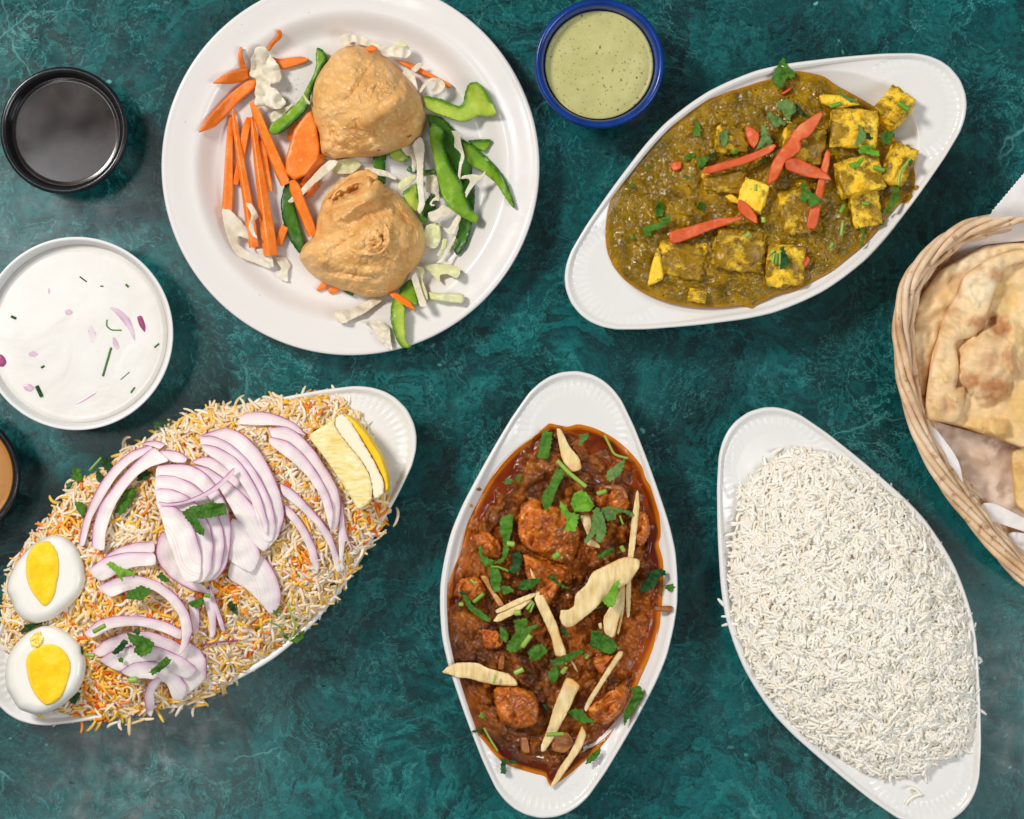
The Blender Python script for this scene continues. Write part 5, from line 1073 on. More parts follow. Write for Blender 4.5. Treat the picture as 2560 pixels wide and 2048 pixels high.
herbs("curry", CUR_TOP, [
    ('C1', "960,630 1050,650 1040,740 1010,890 905,880 930,770", 'leaf', .003, "rectangular cilantro leaf left of the top ginger wedge"),
    ('C1', "1290,670 1370,655 1370,700 1280,780", 'leaf_pale', .003, "small square cilantro leaf right of the top ginger wedge"),
    ('C1', "1700,880 1690,950 1660,1030 1560,1100 1525,1050 1550,980 1640,930", 'leaf_pale', .004, "cilantro leaf on a thin stalk at the upper right oil"),
    ('C1', "1080,970 1165,1000 1130,1080 1080,1180 1040,1290 1020,1370 980,1350 950,1280 960,1190 1020,1120", 'leaf', .007, "long cilantro leaf left of the green stem on the big chicken"),
    ('C1', "600,1100 640,1065 685,1070 680,1110 620,1120", 'leaf_pale', .003, "round cilantro bit at the upper left of the curry"),
    ('C1', "715,1060 740,1020 765,1060 740,1110", 'leaf', .003, "pointed cilantro bit beside the round one at the upper left"),
    ('C1', "1240,1200 1300,1170 1350,1190 1390,1240 1425,1310 1380,1360 1300,1370 1240,1360 1210,1290", 'leaf_bright', .012, "bright green top leaf of the central cilantro cluster"),
    ('C2', "1105,0 1150,40 1200,110 1290,130 1280,170 1250,290 1200,270 1180,300 1130,280 1120,240 1180,180 1120,100", 'leaf_bright', .010, "bright frilly leaf at the left of the central cluster"),
    ('C2', "1470,80 1560,60 1640,70 1760,110 1790,140 1750,150 1680,110 1620,120 1610,180 1540,190", 'leaf_pale', .009, "pale cilantro leaf stretching right from the central cluster"),
    ('C2', "1410,100 1450,60 1500,130 1535,250 1520,330 1470,390 1430,370 1440,300 1350,400 1325,370 1390,270", 'leaf_pale', .012, "large pale leaf hanging down from the central cluster"),
    ('C2', "590,150 690,120 690,250 660,350 650,480 600,560 500,580 590,520 610,400 575,290 570,200", 'leaf', .007, "long folded cilantro leaf left of the largest chicken piece"),
    ('C2', "400,395 420,430 420,500 520,540 520,600 440,600 400,540 380,440", 'leaf', .006, "twisted cilantro leaf at the left above the drooping one"),
    ('C2', "690,480 760,460 770,560 740,650 660,660 650,630 690,570", 'leaf_dark', .006, "dark cilantro leaf below the round stem slice"),
    ('C2', "475,610 560,620 590,700 570,820 530,840 490,770", 'leaf', .008, "drooping oval cilantro leaf over the stained ginger"),
    ('C2', "580,770 640,770 700,800 690,830 600,850", 'leaf', .007, "small cilantro leaf right of the drooping oval one"),
    ('C2', "740,800 750,730 840,710 960,700 930,740 850,800 790,810", 'leaf', .013, "cilantro leaf across the top of the centre ginger stick"),
    ('C2', "1015,690 1060,660 1080,720 1210,805 1160,800 1060,740", 'leaf', .007, "curled thin cilantro leaf in the dark centre of the curry"),
    ('C2', "1490,910 1550,830 1580,760 1655,710 1640,780 1620,890 1610,950 1550,965", 'leaf_bright', .017, "bright cilantro sprig on the broad slanting ginger slice"),
    ('C2', "1820,810 1850,760 1880,710 1930,640 2020,610 2070,650 2060,680 2000,700 1980,770 1890,830 1830,830", 'leaf_dark', .005, "dark cilantro leaf at the right oil edge"),
    ('C2', "2050,770 2120,750 2150,790 2110,825 2060,800", 'leaf', .003, "small cilantro leaf on the right white rim of the curry dish"),
    ('C2', "240,860 280,850 320,940 420,1010 500,1080 470,1100 380,1050 290,980", 'leaf', .006, "strip shaped cilantro leaf slanting down at the left"),
    ('C2', "200,830 240,800 270,840 230,860", 'leaf_dark', .006, "dark cilantro tip at the top of the strip shaped leaf"),
    ('C2', "570,1130 640,1180 655,1230 630,1290 575,1230", 'leaf', .006, "small cilantro leaf left of the serrated one"),
    ('C2', "700,1080 760,1070 820,1060 830,1110 790,1150 920,1110 920,1140 860,1170 830,1250 780,1330 700,1380 630,1350 640,1300 710,1190", 'leaf', .007, "large serrated cilantro leaf left of the centre ginger stick"),
    ('C2', "820,1360 870,1310 960,1290 1010,1360 930,1430 850,1450", 'leaf', .007, "three pointed cilantro leaf below the serrated one"),
    ('C2', "1100,1150 1150,1140 1190,1200 1180,1240 1150,1210", 'leaf_dark', .005, "small dark cilantro leaf right of the centre ginger stick"),
    ('C2', "1390,1220 1400,1170 1450,1170 1520,1210 1600,1260 1635,1320 1600,1370 1560,1390 1430,1340 1380,1300", 'leaf', .008, "broad cilantro leaf below the tiny ginger chip"),
    ('C2', "1430,510 1500,460 1590,430 1610,470 1540,500 1480,530", 'leaf', .007, "cilantro leaf above the broad slanting ginger slice"),
    ('C2', "1400,980 1450,955 1520,940 1500,960 1430,990", 'leaf', .006, "thin cilantro leaf under the broad slanting ginger slice"),
    ('C3', "1030,185 1100,160 1200,120 1310,80 1335,110 1230,170 1130,230 1050,240", 'leaf', .012, "long cilantro leaf across the lower end of the centre ginger stick"),
    ('C3', "1000,290 1050,250 1120,240 1110,310 1070,380 1010,370", 'leaf', .007, "rounded cilantro leaf above the tapering ginger stick"),
    ('C3', "1180,650 1250,610 1320,630 1360,690 1440,740 1330,750 1250,720", 'leaf', .007, "two lobed cilantro leaf at the foot of the slim ginger stick"),
    ('C3', "1750,430 1830,410 1865,470 1860,530 1800,600 1740,690 1695,770 1680,660 1740,560 1770,480", 'leaf', .006, "large cilantro leaf lying over the lower right rim"),
    ('C3', "1340,1110 1370,1050 1430,990 1480,965 1480,1010 1430,1080 1370,1115", 'leaf', .004, "oval cilantro leaf near the lower right edge of the oil"),
    ('C3', "585,1065 630,1065 625,1200 580,1200", 'leaf_dark', .004, "upright dark cilantro strip at the lower left end"),
    ('C3', "630,1080 740,1085 720,1115 640,1110", 'leaf_dark', .005, "flat dark cilantro strip joining the upright one"),
    ('C3', "300,830 360,810 430,800 430,820 350,835", 'leaf_dark', .004, "dark cilantro tip on the lower left rim"),
    ('C3', "380,680 410,650 445,690 410,710", 'leaf_bright', .004, "tiny bright cilantro bit at the lower left of the curry"),
    ('C3', "950,575 1000,585 1030,630 990,630", 'leaf_dark', .004, "small dark cilantro bit left of the tapering ginger stick")],
    [('C1', "1515,680 1570,790 1600,850 1700,880 1725,880", 22, .004, "thin curved stalk at the upper right oil"), ('C1', "1090,905 1200,1020 1350,1140", 40, .008, "thick curved green stem below the top ginger wedge"),
     ('C1', "1445,1205 1530,1175", 44, .006, "short stem on the upper right chicken piece"), ('C2', "640,390 705,400", 50, .009, "round stem slice beside the long folded leaf"),
     ('C2', "335,920 430,840", 38, .006, "pale stem above the strip shaped leaf"), ('C2', "205,938 245,938", 36, .005, "stem cut end at the left edge of the curry"),
     ('C2', "310,715 360,760", 28, .004, "small stem at the upper left of the stained ginger"), ('C2', "1055,520 1110,480", 58, .013, "bright stem bit on the largest chicken piece"),
     ('C2', "1662,415 1690,465", 42, .006, "stem bit left of the longest thin ginger stick"), ('C2', "710,1015 760,1010", 54, .006, "square stem bit under the parallel ginger sticks"),
     ('C2', "815,985 870,910", 30, .007, "left of two thin stems under the parallel sticks"), ('C2', "845,1010 880,925", 22, .007, "right of two thin stems under the parallel sticks"),
     ('C2', "775,1320 850,1215", 46, .011, "pale stem on the large serrated leaf"), ('C2', "490,600 560,600 650,640", 22, .007, "thin stalk linking the left leaves"),
     ('C3', "705,300 785,262", 48, .006, "stem bit right of the overhanging ginger slice"), ('C3', "995,850 1150,845", 38, .014, "green stem across the tapering ginger stick"),
     ('C3', "1340,165 1365,130", 40, .006, "tiny stem bit right of the centre stick end"), ('C3', "1130,300 1170,240", 42, .007, "stem bit beside the rounded leaf"),
     ('C3', "518,385 534,318", 24, .013, "tiny stem on the overhanging ginger slice"), ('C3', "430,790 480,880 555,1000", 18, .004, "thin straight stalk at the lower left edge"), ('C2', "1650,140 1680,220", 18, .005, "thin stalk right of the hanging pale leaf")],
    "cilantro leaves on the chicken curry", "cilantro stems on the chicken curry")

def smears():
    G = "gravy smears on the white dishes"
    for v, P, surf, m, label in [('S4', "1680,335 1700,280 1730,255 1760,225 1800,215 1825,265 1800,300 1785,345 1730,330", D_SAAG.z, 'saag', "olive gravy smear on the white rim at the lower right of the paneer dish"),
                                 ('S4', "1825,185 1840,155 1870,140 1892,160 1870,190 1850,200", D_SAAG.z, 'saag', "small olive gravy drop above the larger smear on the paneer dish"),
                                 ('C1', "360,1155 395,1145 415,1165 395,1180 365,1172", D_CHICK.z, 'curry_onion', "brown gravy spot on the upper left rim of the chicken dish"),
                                 ('C1', "308,1300 330,1295 335,1320 315,1330", D_CHICK.z, 'oil_drip', "orange oil drop on the left rim of the chicken dish")]:
        o = slab("gravy_smear", v, P, surf, .0008, MAT[m], lift=.0010, soft=1, jag=.8); tag(o, label, "gravy smear", G)
smears()
# ---------------------------------------------------------------- rice
def grain_variants(n, length, w, seed):
    """n bent, tapered grains; each (V, F), lying along x with its middle at the origin"""
    r = np.random.default_rng(seed); out = []
    for k in range(n):
        L = length * r.uniform(.50, 1.22); bend = r.choice([1, -1]) * r.uniform(.5, 2.3) if k % 4 else r.uniform(-.4, .4)
        m = 7; t = np.linspace(-.5, .5, m); ang = bend * t
        x = np.cumsum(np.r_[0, np.cos((ang[1:] + ang[:-1]) / 2)]) * L / (m - 1); y = np.cumsum(np.r_[0, np.sin((ang[1:] + ang[:-1]) / 2)]) * L / (m - 1)
        x -= x.mean(); y -= y.mean(); rr = w / 2 * np.array([.62, .9, 1.0, 1.0, 1.0, .9, .58]) * r.uniform(.85, 1.1)
        a = np.linspace(0, 2 * math.pi, 6, endpoint=False); V = []
        for i in range(m):
            nx, ny = -math.sin(ang[i]), math.cos(ang[i])
            for q in a: V.append((x[i] + nx * rr[i] * math.cos(q), y[i] + ny * rr[i] * math.cos(q), rr[i] * .82 * math.sin(q)))
        V.append((x[0] - rr[0] * .8 * math.cos(ang[0]), y[0] - rr[0] * .8 * math.sin(ang[0]), 0)); V.append((x[-1] + rr[-1] * .8 * math.cos(ang[-1]), y[-1] + rr[-1] * .8 * math.sin(ang[-1]), 0))
        F = [(i * 6 + j, (i + 1) * 6 + j, (i + 1) * 6 + (j + 1) % 6, i * 6 + (j + 1) % 6) for i in range(m - 1) for j in range(6)]
        F = [f[::-1] for f in F]
        F += [(m * 6, (j + 1) % 6, j) for j in range(6)] + [(m * 6 + 1, (m - 1) * 6 + j, (m - 1) * 6 + (j + 1) % 6) for j in range(6)]
        out.append((np.array(V), F))
    return out
def heap(root_name, label, outline, centre, surf, bedmat, mats, pick, n, length, w, cat, seed, tilt=.17, extra=None, depth=(-.0012, .0015)):
    rg = np.random.default_rng(seed)
    bed = polar(root_name, outline, lambda x, y: surf(x, y) - .0008, bedmat, 200, 60, centre=centre, soft=1, skirt=.004)
    tag(bed, label, cat)
    p = chaikin(outline, 1); lo, hi = p.min(0), p.max(0)
    P = rg.uniform(lo, hi, (int(n * 2.2), 2)); P = P[inside(P, p)][:n]
    if extra is not None: P = np.vstack([P, extra])
    N = len(P); dep = rg.uniform(depth[0], depth[1], N)
    if extra is not None: dep[-len(extra):] = .0005
    yaw = rg.uniform(0, 2 * math.pi, N) + 0; e = 6.0
    zx = (surf(P[:, 0] + e, P[:, 1]) - surf(P[:, 0] - e, P[:, 1])) / (2 * e * K0); zy = -(surf(P[:, 0], P[:, 1] + e) - surf(P[:, 0], P[:, 1] - e)) / (2 * e * K0)
    zx = np.clip(zx, -1.2, 1.2); zy = np.clip(zy, -1.2, 1.2)
    Z = surf(P[:, 0], P[:, 1]) + dep; X, Y, _ = W(P[:, 0], P[:, 1], Z)
    nrm = np.stack([-zx, -zy, np.ones(N)], 1); nrm += rg.normal(0, tilt, (N, 3)) * [1, 1, 0]; nrm /= np.linalg.norm(nrm, axis=1)[:, None]
    t = np.stack([np.cos(yaw), np.sin(yaw), np.zeros(N)], 1); t -= (t * nrm).sum(1)[:, None] * nrm; t /= np.linalg.norm(t, axis=1)[:, None]
    b = np.cross(nrm, t); Rm = np.stack([t, b, nrm], 2)     # columns
    roll = rg.uniform(-.9, .9, N); c_, s_ = np.cos(roll), np.sin(roll)
    b2 = b * c_[:, None] + nrm * s_[:, None]; n2 = np.cross(t, b2); Rm = np.stack([t, b2, n2], 2)
    var = grain_variants(14, length, w, seed + 1); vi = rg.integers(0, len(var), N); mi = pick(P, rg)
    order = np.argsort(-(dep + rg.uniform(0, .0006, N))); single = order[:300]; rest = order[300:]
    o0 = np.array(bed["_o"]); cache = {}
    from mathutils import Matrix
    for i in single:
        key = (int(vi[i]), int(mi[i]))
        if key not in cache: cache[key] = mesh_from("rice_grain", var[key[0]][0], var[key[0]][1], mats[key[1]])
        g = bpy.data.objects.new("rice_grain", cache[key]); COL.objects.link(g); g.parent = bed
        m4 = Matrix.Identity(4)
        for a in range(3):
            for c in range(3): m4[a][c] = Rm[i, a, c]
            m4[a][3] = (X[i], Y[i], Z[i])[a] - o0[a]
        g.matrix_local = m4
    VV = []; FF = []; MI = []; base = 0
    for k, (V, F) in enumerate(var):
        idx = rest[vi[rest] == k]
        if not len(idx): continue
        Q = np.einsum('nij,vj->nvi', Rm[idx], V) + np.stack([X, Y, Z], 1)[idx][:, None]
        VV.append(Q.reshape(-1, 3)); nv = len(V)
        for q, i in enumerate(idx):
            b0 = base + q * nv; FF += [tuple(a + b0 for a in f) for f in F]; MI += [int(mi[i])] * len(F)
        base += len(idx) * nv
    r = put("rice_grains", np.vstack(VV), FF, mats, None, bed, True, MI); tag(r, kind="stuff")
    return bed
RO = pts('R', "350,240 410,235 480,245 530,268 600,300 680,345 750,400 830,470 895,550 950,640 1000,740 1040,850 1072,960 1090,1080 1098,1180 1095,1280 1078,1380 1050,1445 980,1480 920,1505 880,1550 760,1550 680,1550 600,1495 540,1465 450,1420 380,1360 295,1275 230,1180 175,1060 135,950 115,840 110,700 120,620 130,530 150,420 195,350 270,290")
RCn = pts('R', '600,880')[0]; R_STAR = star(chaikin(RO, 1), RCn)
def rice_z(x, y):
    s = R_STAR(x, y); lx, ly = D_RICE.local(x, y)
    return .0372 + .024 * np.clip(1 - s ** 2.0, 0, 1) ** .75 + .0034 * fbm(np.asarray(x) / 52, np.asarray(y) / 52, 9, 2) * (1 - sstep(.75, 1, s)) + .0022 * fbm(np.asarray(x) / 20, np.asarray(y) / 18, 2, 2)
strays = pts('R', "85,865 110,900 110,940 130,945 1065,900 1060,925 1095,1080 1100,1095 1105,1285 905,670 940,700 850,1610 845,1640 890,1540 490,1430 960,1470 1060,1450 380,240 300,235 255,300 150,420 145,400")
heap("white_rice", "heap of plain white basmati rice in the lower right oval dish", RO, RCn, rice_z, MAT['rice_bed'], MAT['rice'], lambda P, rg: (rg.random(len(P)) < .35).astype(int), 7600, .0128, .0024, "rice", 41, extra=strays)

BOo = pts('B', "1650,100 1500,80 1380,88 1280,85 1150,122 1000,133 850,195 750,262 600,335 500,425 350,495 300,585 200,705 100,825 50,920 15,1050 5,1200 25,1290 110,1440 225,1590 400,1612 560,1618 700,1590 850,1560 960,1540 1080,1480 1200,1375 1320,1285 1470,1175 1590,1060 1690,930 1785,765 1850,660 1860,560 1830,420 1780,280 1720,165")
BC = pts('B', '930,830')[0]; B_STAR = star(chaikin(BOo, 1), BC)
def bir_z(x, y):
    s = B_STAR(x, y)
    return .0368 + .022 * np.clip(1 - s ** 2.2, 0, 1) ** .75 + .0022 * fbm(np.asarray(x) / 60, np.asarray(y) / 60, 19, 2) * (1 - sstep(.7, 1, s)) + .0012 * fbm(np.asarray(x) / 18, np.asarray(y) / 18, 12, 2)
def bir_low(x, y):
    s = B_STAR(x, y); return .0368 + .022 * np.clip(1 - s ** 2.2, 0, 1) ** .75 + .0022 * fbm(np.asarray(x) / 60, np.asarray(y) / 60, 19, 2) * (1 - sstep(.7, 1, s))
def bir_pick(P, rg):
    x, y = P[:, 0] * 1.9167, (P[:, 1] - 950) * 1.9167
    hot = np.zeros(len(P))
    for cx, cy, r, a in [(520, 1450, 120, .8), (450, 1610, 120, .8), (730, 1560, 60, .6), (1080, 1010, 110, .75), (560, 1080, 120, .55), (420, 1230, 70, .4), (760, 1180, 120, .45), (1440, 890, 60, .5), (1760, 680, 100, .6), (1480, 130, 130, .30), (730, 720, 70, .4), (300, 690, 80, .45), (930, 260, 60, .5), (1350, 330, 60, .3), (1200, 1330, 150, .2), (250, 1590, 60, .6)]:
        hot = np.maximum(hot, a * np.exp(-((x - cx) ** 2 + (y - cy) ** 2) / (2 * (r * .8) ** 2)))
    u = rg.random(len(P)); v = rg.random(len(P)); yel = .16 + .10 * perlin(P[:, 0] / 60, P[:, 1] / 60, 3)
    cool = np.where(v < .42, 0, np.where(v < .68, 1, 2)); warm = np.where(v < .45, 3, np.where(v < .86, 4, 5))
    return np.where(u < hot * .85 + .03, warm, np.where(u < hot * .85 + .03 + yel, 3, cool))
bex = pts('B', "1900,655 1830,740 1460,75 1330,75 1550,60 1610,62 1290,85 470,1660 440,1655 380,1640 540,1650 620,1655 650,1640 760,1600 940,1570 960,1560 300,1640 200,1610 70,860 130,780 260,578 330,495 600,300 1010,130 1140,110 1210,118 50,935 1840,610 700,1625 580,1640 860,1580 20,1080 10,1240 40,1020")
heap("biryani_rice", "heap of orange and cream biryani rice in the lower left oval dish", BOo, BC, bir_z, MAT['biryani_bed'], MAT['biryani'], bir_pick, 6600, .0142, .0024, "rice", 61, tilt=.30, extra=bex, depth=(-.0014, .0020))

# ---------------------------------------------------------------- on the biryani
def biryani_top():
    G = "red onion slices on the biryani"
    on = [
        ('B1', "750,1395 790,1200 860,1000 960,800 1100,620 1260,490 1450,430 1480,480 1400,520 1250,610 1120,740 1010,920 940,1040 880,1150 810,1420", 7, .006, .012, "outer curved onion arc at the upper left of the biryani"),
        ('B1', "880,1400 890,1230 950,1020 1060,870 1200,700 1330,570 1470,450 1560,520 1640,590 1450,640 1330,720 1220,840 1120,990 1060,1130 1010,1300 1010,1460 900,1430", 7, .009, .013, "inner broad onion arc nested in the outer one at the upper left"),
        ('B1', "1520,490 1600,480 1700,490 1770,520 1810,560 1780,610 1640,600", 5, .008, .008, "short onion tip at the top of the two upper left arcs"),
        ('B1', "1340,430 1420,395 1500,388 1600,420 1540,480 1450,440", 4, .006, .007, "small onion end behind the upper left arcs"),
        ('B', "485,855 560,805 650,778 740,772 745,830 650,835 560,850", 4, .006, .006, "purple rimmed onion sliver left of the large pale stack"),
        ('B', "430,900 500,850 600,825 745,825 750,890 640,895 560,930 490,968 440,940", 4, .008, .007, "wide flat onion slice left of the large pale stack"),
        ('B', "1180,155 1260,150 1340,170 1420,210 1480,275 1420,252 1340,218 1240,218 1125,212", 5, .006, .006, "top onion crescent near the upper rim of the biryani"),
        ('B', "1280,228 1370,220 1440,260 1510,340 1570,430 1620,520 1635,600 1625,690 1590,745 1570,600 1510,490 1420,400 1330,330", 8, .009, .007, "long curved onion slice left of the lemon wedge"),
        ('B', "1285,270 1380,290 1450,350 1520,440 1570,530 1600,620 1585,740 1540,560 1480,470 1400,390 1290,310", 6, .011, .009, "paler onion slice lying on the long one left of the lemon"),
        ('B', "1640,560 1650,650 1660,730 1695,825 1680,815 1655,760 1640,880 1655,900 1630,930 1620,740", 4, .005, .005, "thin purple onion strip under the lemon wedge"),
        ('B', "1340,490 1400,520 1470,590 1540,670 1590,740 1620,830 1635,920 1610,925 1580,800 1520,700 1440,620 1350,550", 6, .006, .005, "upper of two narrow onion strips at the right middle"),
        ('B', "1365,590 1420,640 1470,710 1510,790 1530,870 1525,930 1495,930 1480,820 1430,720 1365,640", 5, .006, .005, "lower of two narrow onion strips at the right middle"),
        ('B', "905,395 980,363 1050,380 1120,435 1190,530 1240,605 1245,640 1180,570 1100,490 1000,420", 6, .006, .008, "inner fan onion slice just above the large pale stack"),
        ('B', "960,265 1030,240 1090,226 1170,260 1240,330 1300,430 1345,540 1367,650 1340,740 1310,782 1260,830 1240,620 1150,450 1050,350 960,310", 9, .009, .008, "outermost onion slice of the fan with a bold purple edge"),
        ('B', "958,268 1020,266 1100,300 1180,372 1250,470 1300,580 1325,690 1305,775 1265,780 1200,560 1100,420 960,312", 7, .011, .010, "second onion slice of the fan from its outer edge"),
        ('B', "962,305 1040,318 1130,370 1200,460 1250,560 1285,680 1280,760 1240,640 1150,480 1060,400 975,345", 6, .013, .012, "third onion slice of the fan from its outer edge"),
        ('B', "910,405 990,415 1090,480 1180,560 1250,640 1303,750 1270,830 1230,800 1150,700 1110,620 1050,520 960,430", 6, .010, .009, "long onion slice between the fan and the large pale stack"),
        ('B', "1250,830 1300,890 1335,960 1350,1040 1340,1090 1295,1128 1250,1070 1180,1000 1085,950 1110,850 1180,880", 5, .006, .005, "white onion petal pointing down at the right of centre"),
        ('B', "1110,655 1180,695 1220,755 1252,840 1210,930 1150,900 1090,860 1090,740", 4, .009, .009, "white onion petal tucked right of the large pale stack"),
        ('B', "995,1028 920,1010 830,960 770,900 745,830 755,760 780,725 800,745 840,860 900,960 985,985", 7, .007, .007, "curved onion slice peeping out under the large pale stack"),
        ('B', "745,410 830,402 910,405 980,440 1040,510 1085,590 1110,700 1105,800 1085,900 1040,955 960,972 850,800 745,540", 10, .012, .012, "lowest slice of the large pale onion stack in the centre"),
        ('B', "742,456 830,458 920,490 990,550 1040,630 1072,720 1078,800 1060,900 1000,964 930,976 850,850 745,560", 8, .014, .014, "second slice of the large pale onion stack in the centre"),
        ('B', "742,518 830,522 910,560 965,615 1005,690 1025,780 1015,900 975,970 925,976 860,880 800,740 752,600", 7, .016, .016, "third slice of the large pale onion stack in the centre"),
        ('B', "757,598 830,600 885,640 935,720 965,830 962,960 890,976 860,920 800,760", 5, .018, .018, "top slice of the large pale onion stack in the centre"),
        ('B', "755,580 800,590 880,580 980,540 1060,480 1125,413 1122,450 1050,522 960,572 860,602 770,606", 6, .020, .020, "narrow onion strip lying across the large pale stack"),
        ('B', "895,1030 940,1040 960,1120 955,1190 930,1235 915,1150", 4, .005, .005, "short onion strip behind the big lower arc"),
        ('B', "985,1000 1010,1000 1040,1080 1035,1220 1005,1245 1000,1140 975,1060", 4, .007, .005, "left of two hanging onion strips below the stack"),
        ('B', "1000,970 1030,1040 1060,1120 1085,1210 1060,1205 1030,1110 1005,1010", 4, .008, .005, "right of two hanging onion strips below the stack"),
        ('B', "440,1300 510,1240 610,1208 720,1203 820,1240 900,1290 880,1335 760,1292 640,1282 540,1312 475,1332", 6, .007, .007, "upper slice of the onion pile at the bottom left"),
        ('B', "900,1250 960,1290 992,1340 990,1420 960,1460 880,1522 850,1450 840,1330", 4, .007, .006, "broad right slice of the onion pile at the bottom left"),
        ('B', "470,1345 540,1295 640,1270 760,1275 880,1330 950,1385 900,1440 800,1390 700,1380 640,1392 560,1397", 6, .010, .009, "middle slice of the onion pile at the bottom left"),
        ('B', "570,1400 640,1350 760,1345 850,1400 900,1470 880,1532 830,1542 800,1450 700,1430 640,1432", 5, .011, .008, "lowest slice of the onion pile at the bottom left"),
        ('B', "760,1420 710,1450 688,1520 700,1590 725,1622 742,1560 735,1500 775,1440", 4, .012, .004, "curled onion end hanging down at the bottom edge"),
        ('B', "395,1215 470,1150 560,1128 680,1130 790,1155 880,1200 870,1252 780,1207 660,1176 540,1187 440,1242", 6, .009, .008, "slim onion arc between the big lower arc and the pile"),
        ('B', "470,985 560,945 660,935 760,965 850,1030 905,1110 927,1200 900,1280 850,1332 875,1230 860,1130 800,1052 730,1002 620,1005 530,1045 500,1022", 8, .010, .013, "big curved lower onion arc right of the eggs")]
    for v, P, n, l0, l1, label in on:
        o = slab("onion_slice", v, P, bir_low, .0014, MAT['onion'], rnd=1.6, lift=l0, lift2=l1, soft=2, skin=n, wave=.0006, wl=40); tag(o, label, "onion slice", G)
    for P, w, label in [("960,1275 1050,1255 1140,1250", 8, "dark purple onion thread below the hanging strips")]:
        o = tube("onion_thread", 'B', [tuple(map(float, q.split(','))) for q in P.split()], w, bir_low, MAT['onion_dark'], lift=.004, taper=.5); tag(o, label, "onion thread")
    # lemon wedge: rind, pith, pulp
    g = lambda x, y: bir_low(x, y)
    q = pts('B', [(1690, 390)])[0]; r = empty("lemon_wedge", W(q[0], q[1], float(bir_low(q[:1], q[1:])[0])))
    tag(r, "lemon wedge resting on the right end of the biryani", "lemon wedge")
    zf = flat(.052)
    slab("rind", 'B', "1640,158 1700,178 1770,258 1835,360 1868,465 1870,532 1838,545 1836,480 1783,375 1718,270 1655,185", zf, .020, MAT['rind'], lift=.001, soft=1, parent=r, rnd=8)
    slab("pith", 'B', "1610,180 1640,160 1672,185 1724,270 1788,378 1840,482 1842,545 1790,580 1785,520 1770,450 1720,370 1650,290 1600,215", zf, .0215, MAT['pith'], lift=.0015, soft=2, parent=r, rnd=1.5, jag=1.6)
    slab("pulp", 'B', "1612,178 1602,215 1652,290 1722,372 1772,452 1787,520 1780,585 1715,628 1690,580 1640,500 1560,380 1472,268 1540,225", zf, .020, MAT['pulp'], lift=.0028, lift2=.0018, soft=1, parent=r, rnd=1.6, rough=.0007)
    # egg halves: white with a yolk
    for (E, Y, crumb, label) in [
        ("250,738 310,750 370,800 405,880 414,960 392,1030 330,1090 250,1150 170,1170 110,1150 72,1110 55,1060 30,1010 40,950 80,870 150,790", "200,775 235,772 262,795 280,835 286,885 284,935 274,980 268,1020 250,1060 222,1088 200,1082 180,1055 155,1025 135,985 123,940 121,890 130,845 150,805 172,785", None, "boiled egg half with a plain oval yolk, the upper one"),
        ("200,1178 270,1180 340,1220 390,1270 414,1350 405,1430 370,1500 300,1560 220,1602 170,1607 90,1580 60,1530 30,1480 22,1400 35,1330 70,1270 130,1210", "160,1290 200,1268 245,1262 290,1278 322,1310 342,1355 340,1400 328,1440 315,1485 292,1525 255,1552 218,1562 192,1542 168,1512 148,1478 134,1436 125,1390 122,1345 135,1310", "140,1240 165,1215 190,1203 212,1235 200,1270 165,1295 150,1275", "boiled egg half with yolk crumbs on its white, the lower one")]:
        q = pts('B', E).mean(0); zb = float(bir_low(q[:1], q[1:])[0]); r = empty("boiled_egg", W(q[0], q[1], zb - .004)); tag(r, label, "egg half", "boiled egg halves on the biryani")
        zf = flat(.0475)
        slab("egg_white", 'B', E, zf, .018, MAT['egg_white'], lift=.006, soft=2, parent=r, rnd=24, step=5)
        slab("egg_yolk", 'B', Y, zf, .004, MAT['yolk'], lift=.0143, soft=4, parent=r, rough=.0006, rnd=10, jag=.25)
        if crumb: slab("yolk_crumb", 'B', crumb, zf, .003, MAT['yolk_pale'], lift=.0146, soft=1, parent=r, rough=.002, jag=2.0)
biryani_top()
BIR_TOP = lambda x, y: bir_low(x, y) + .0025
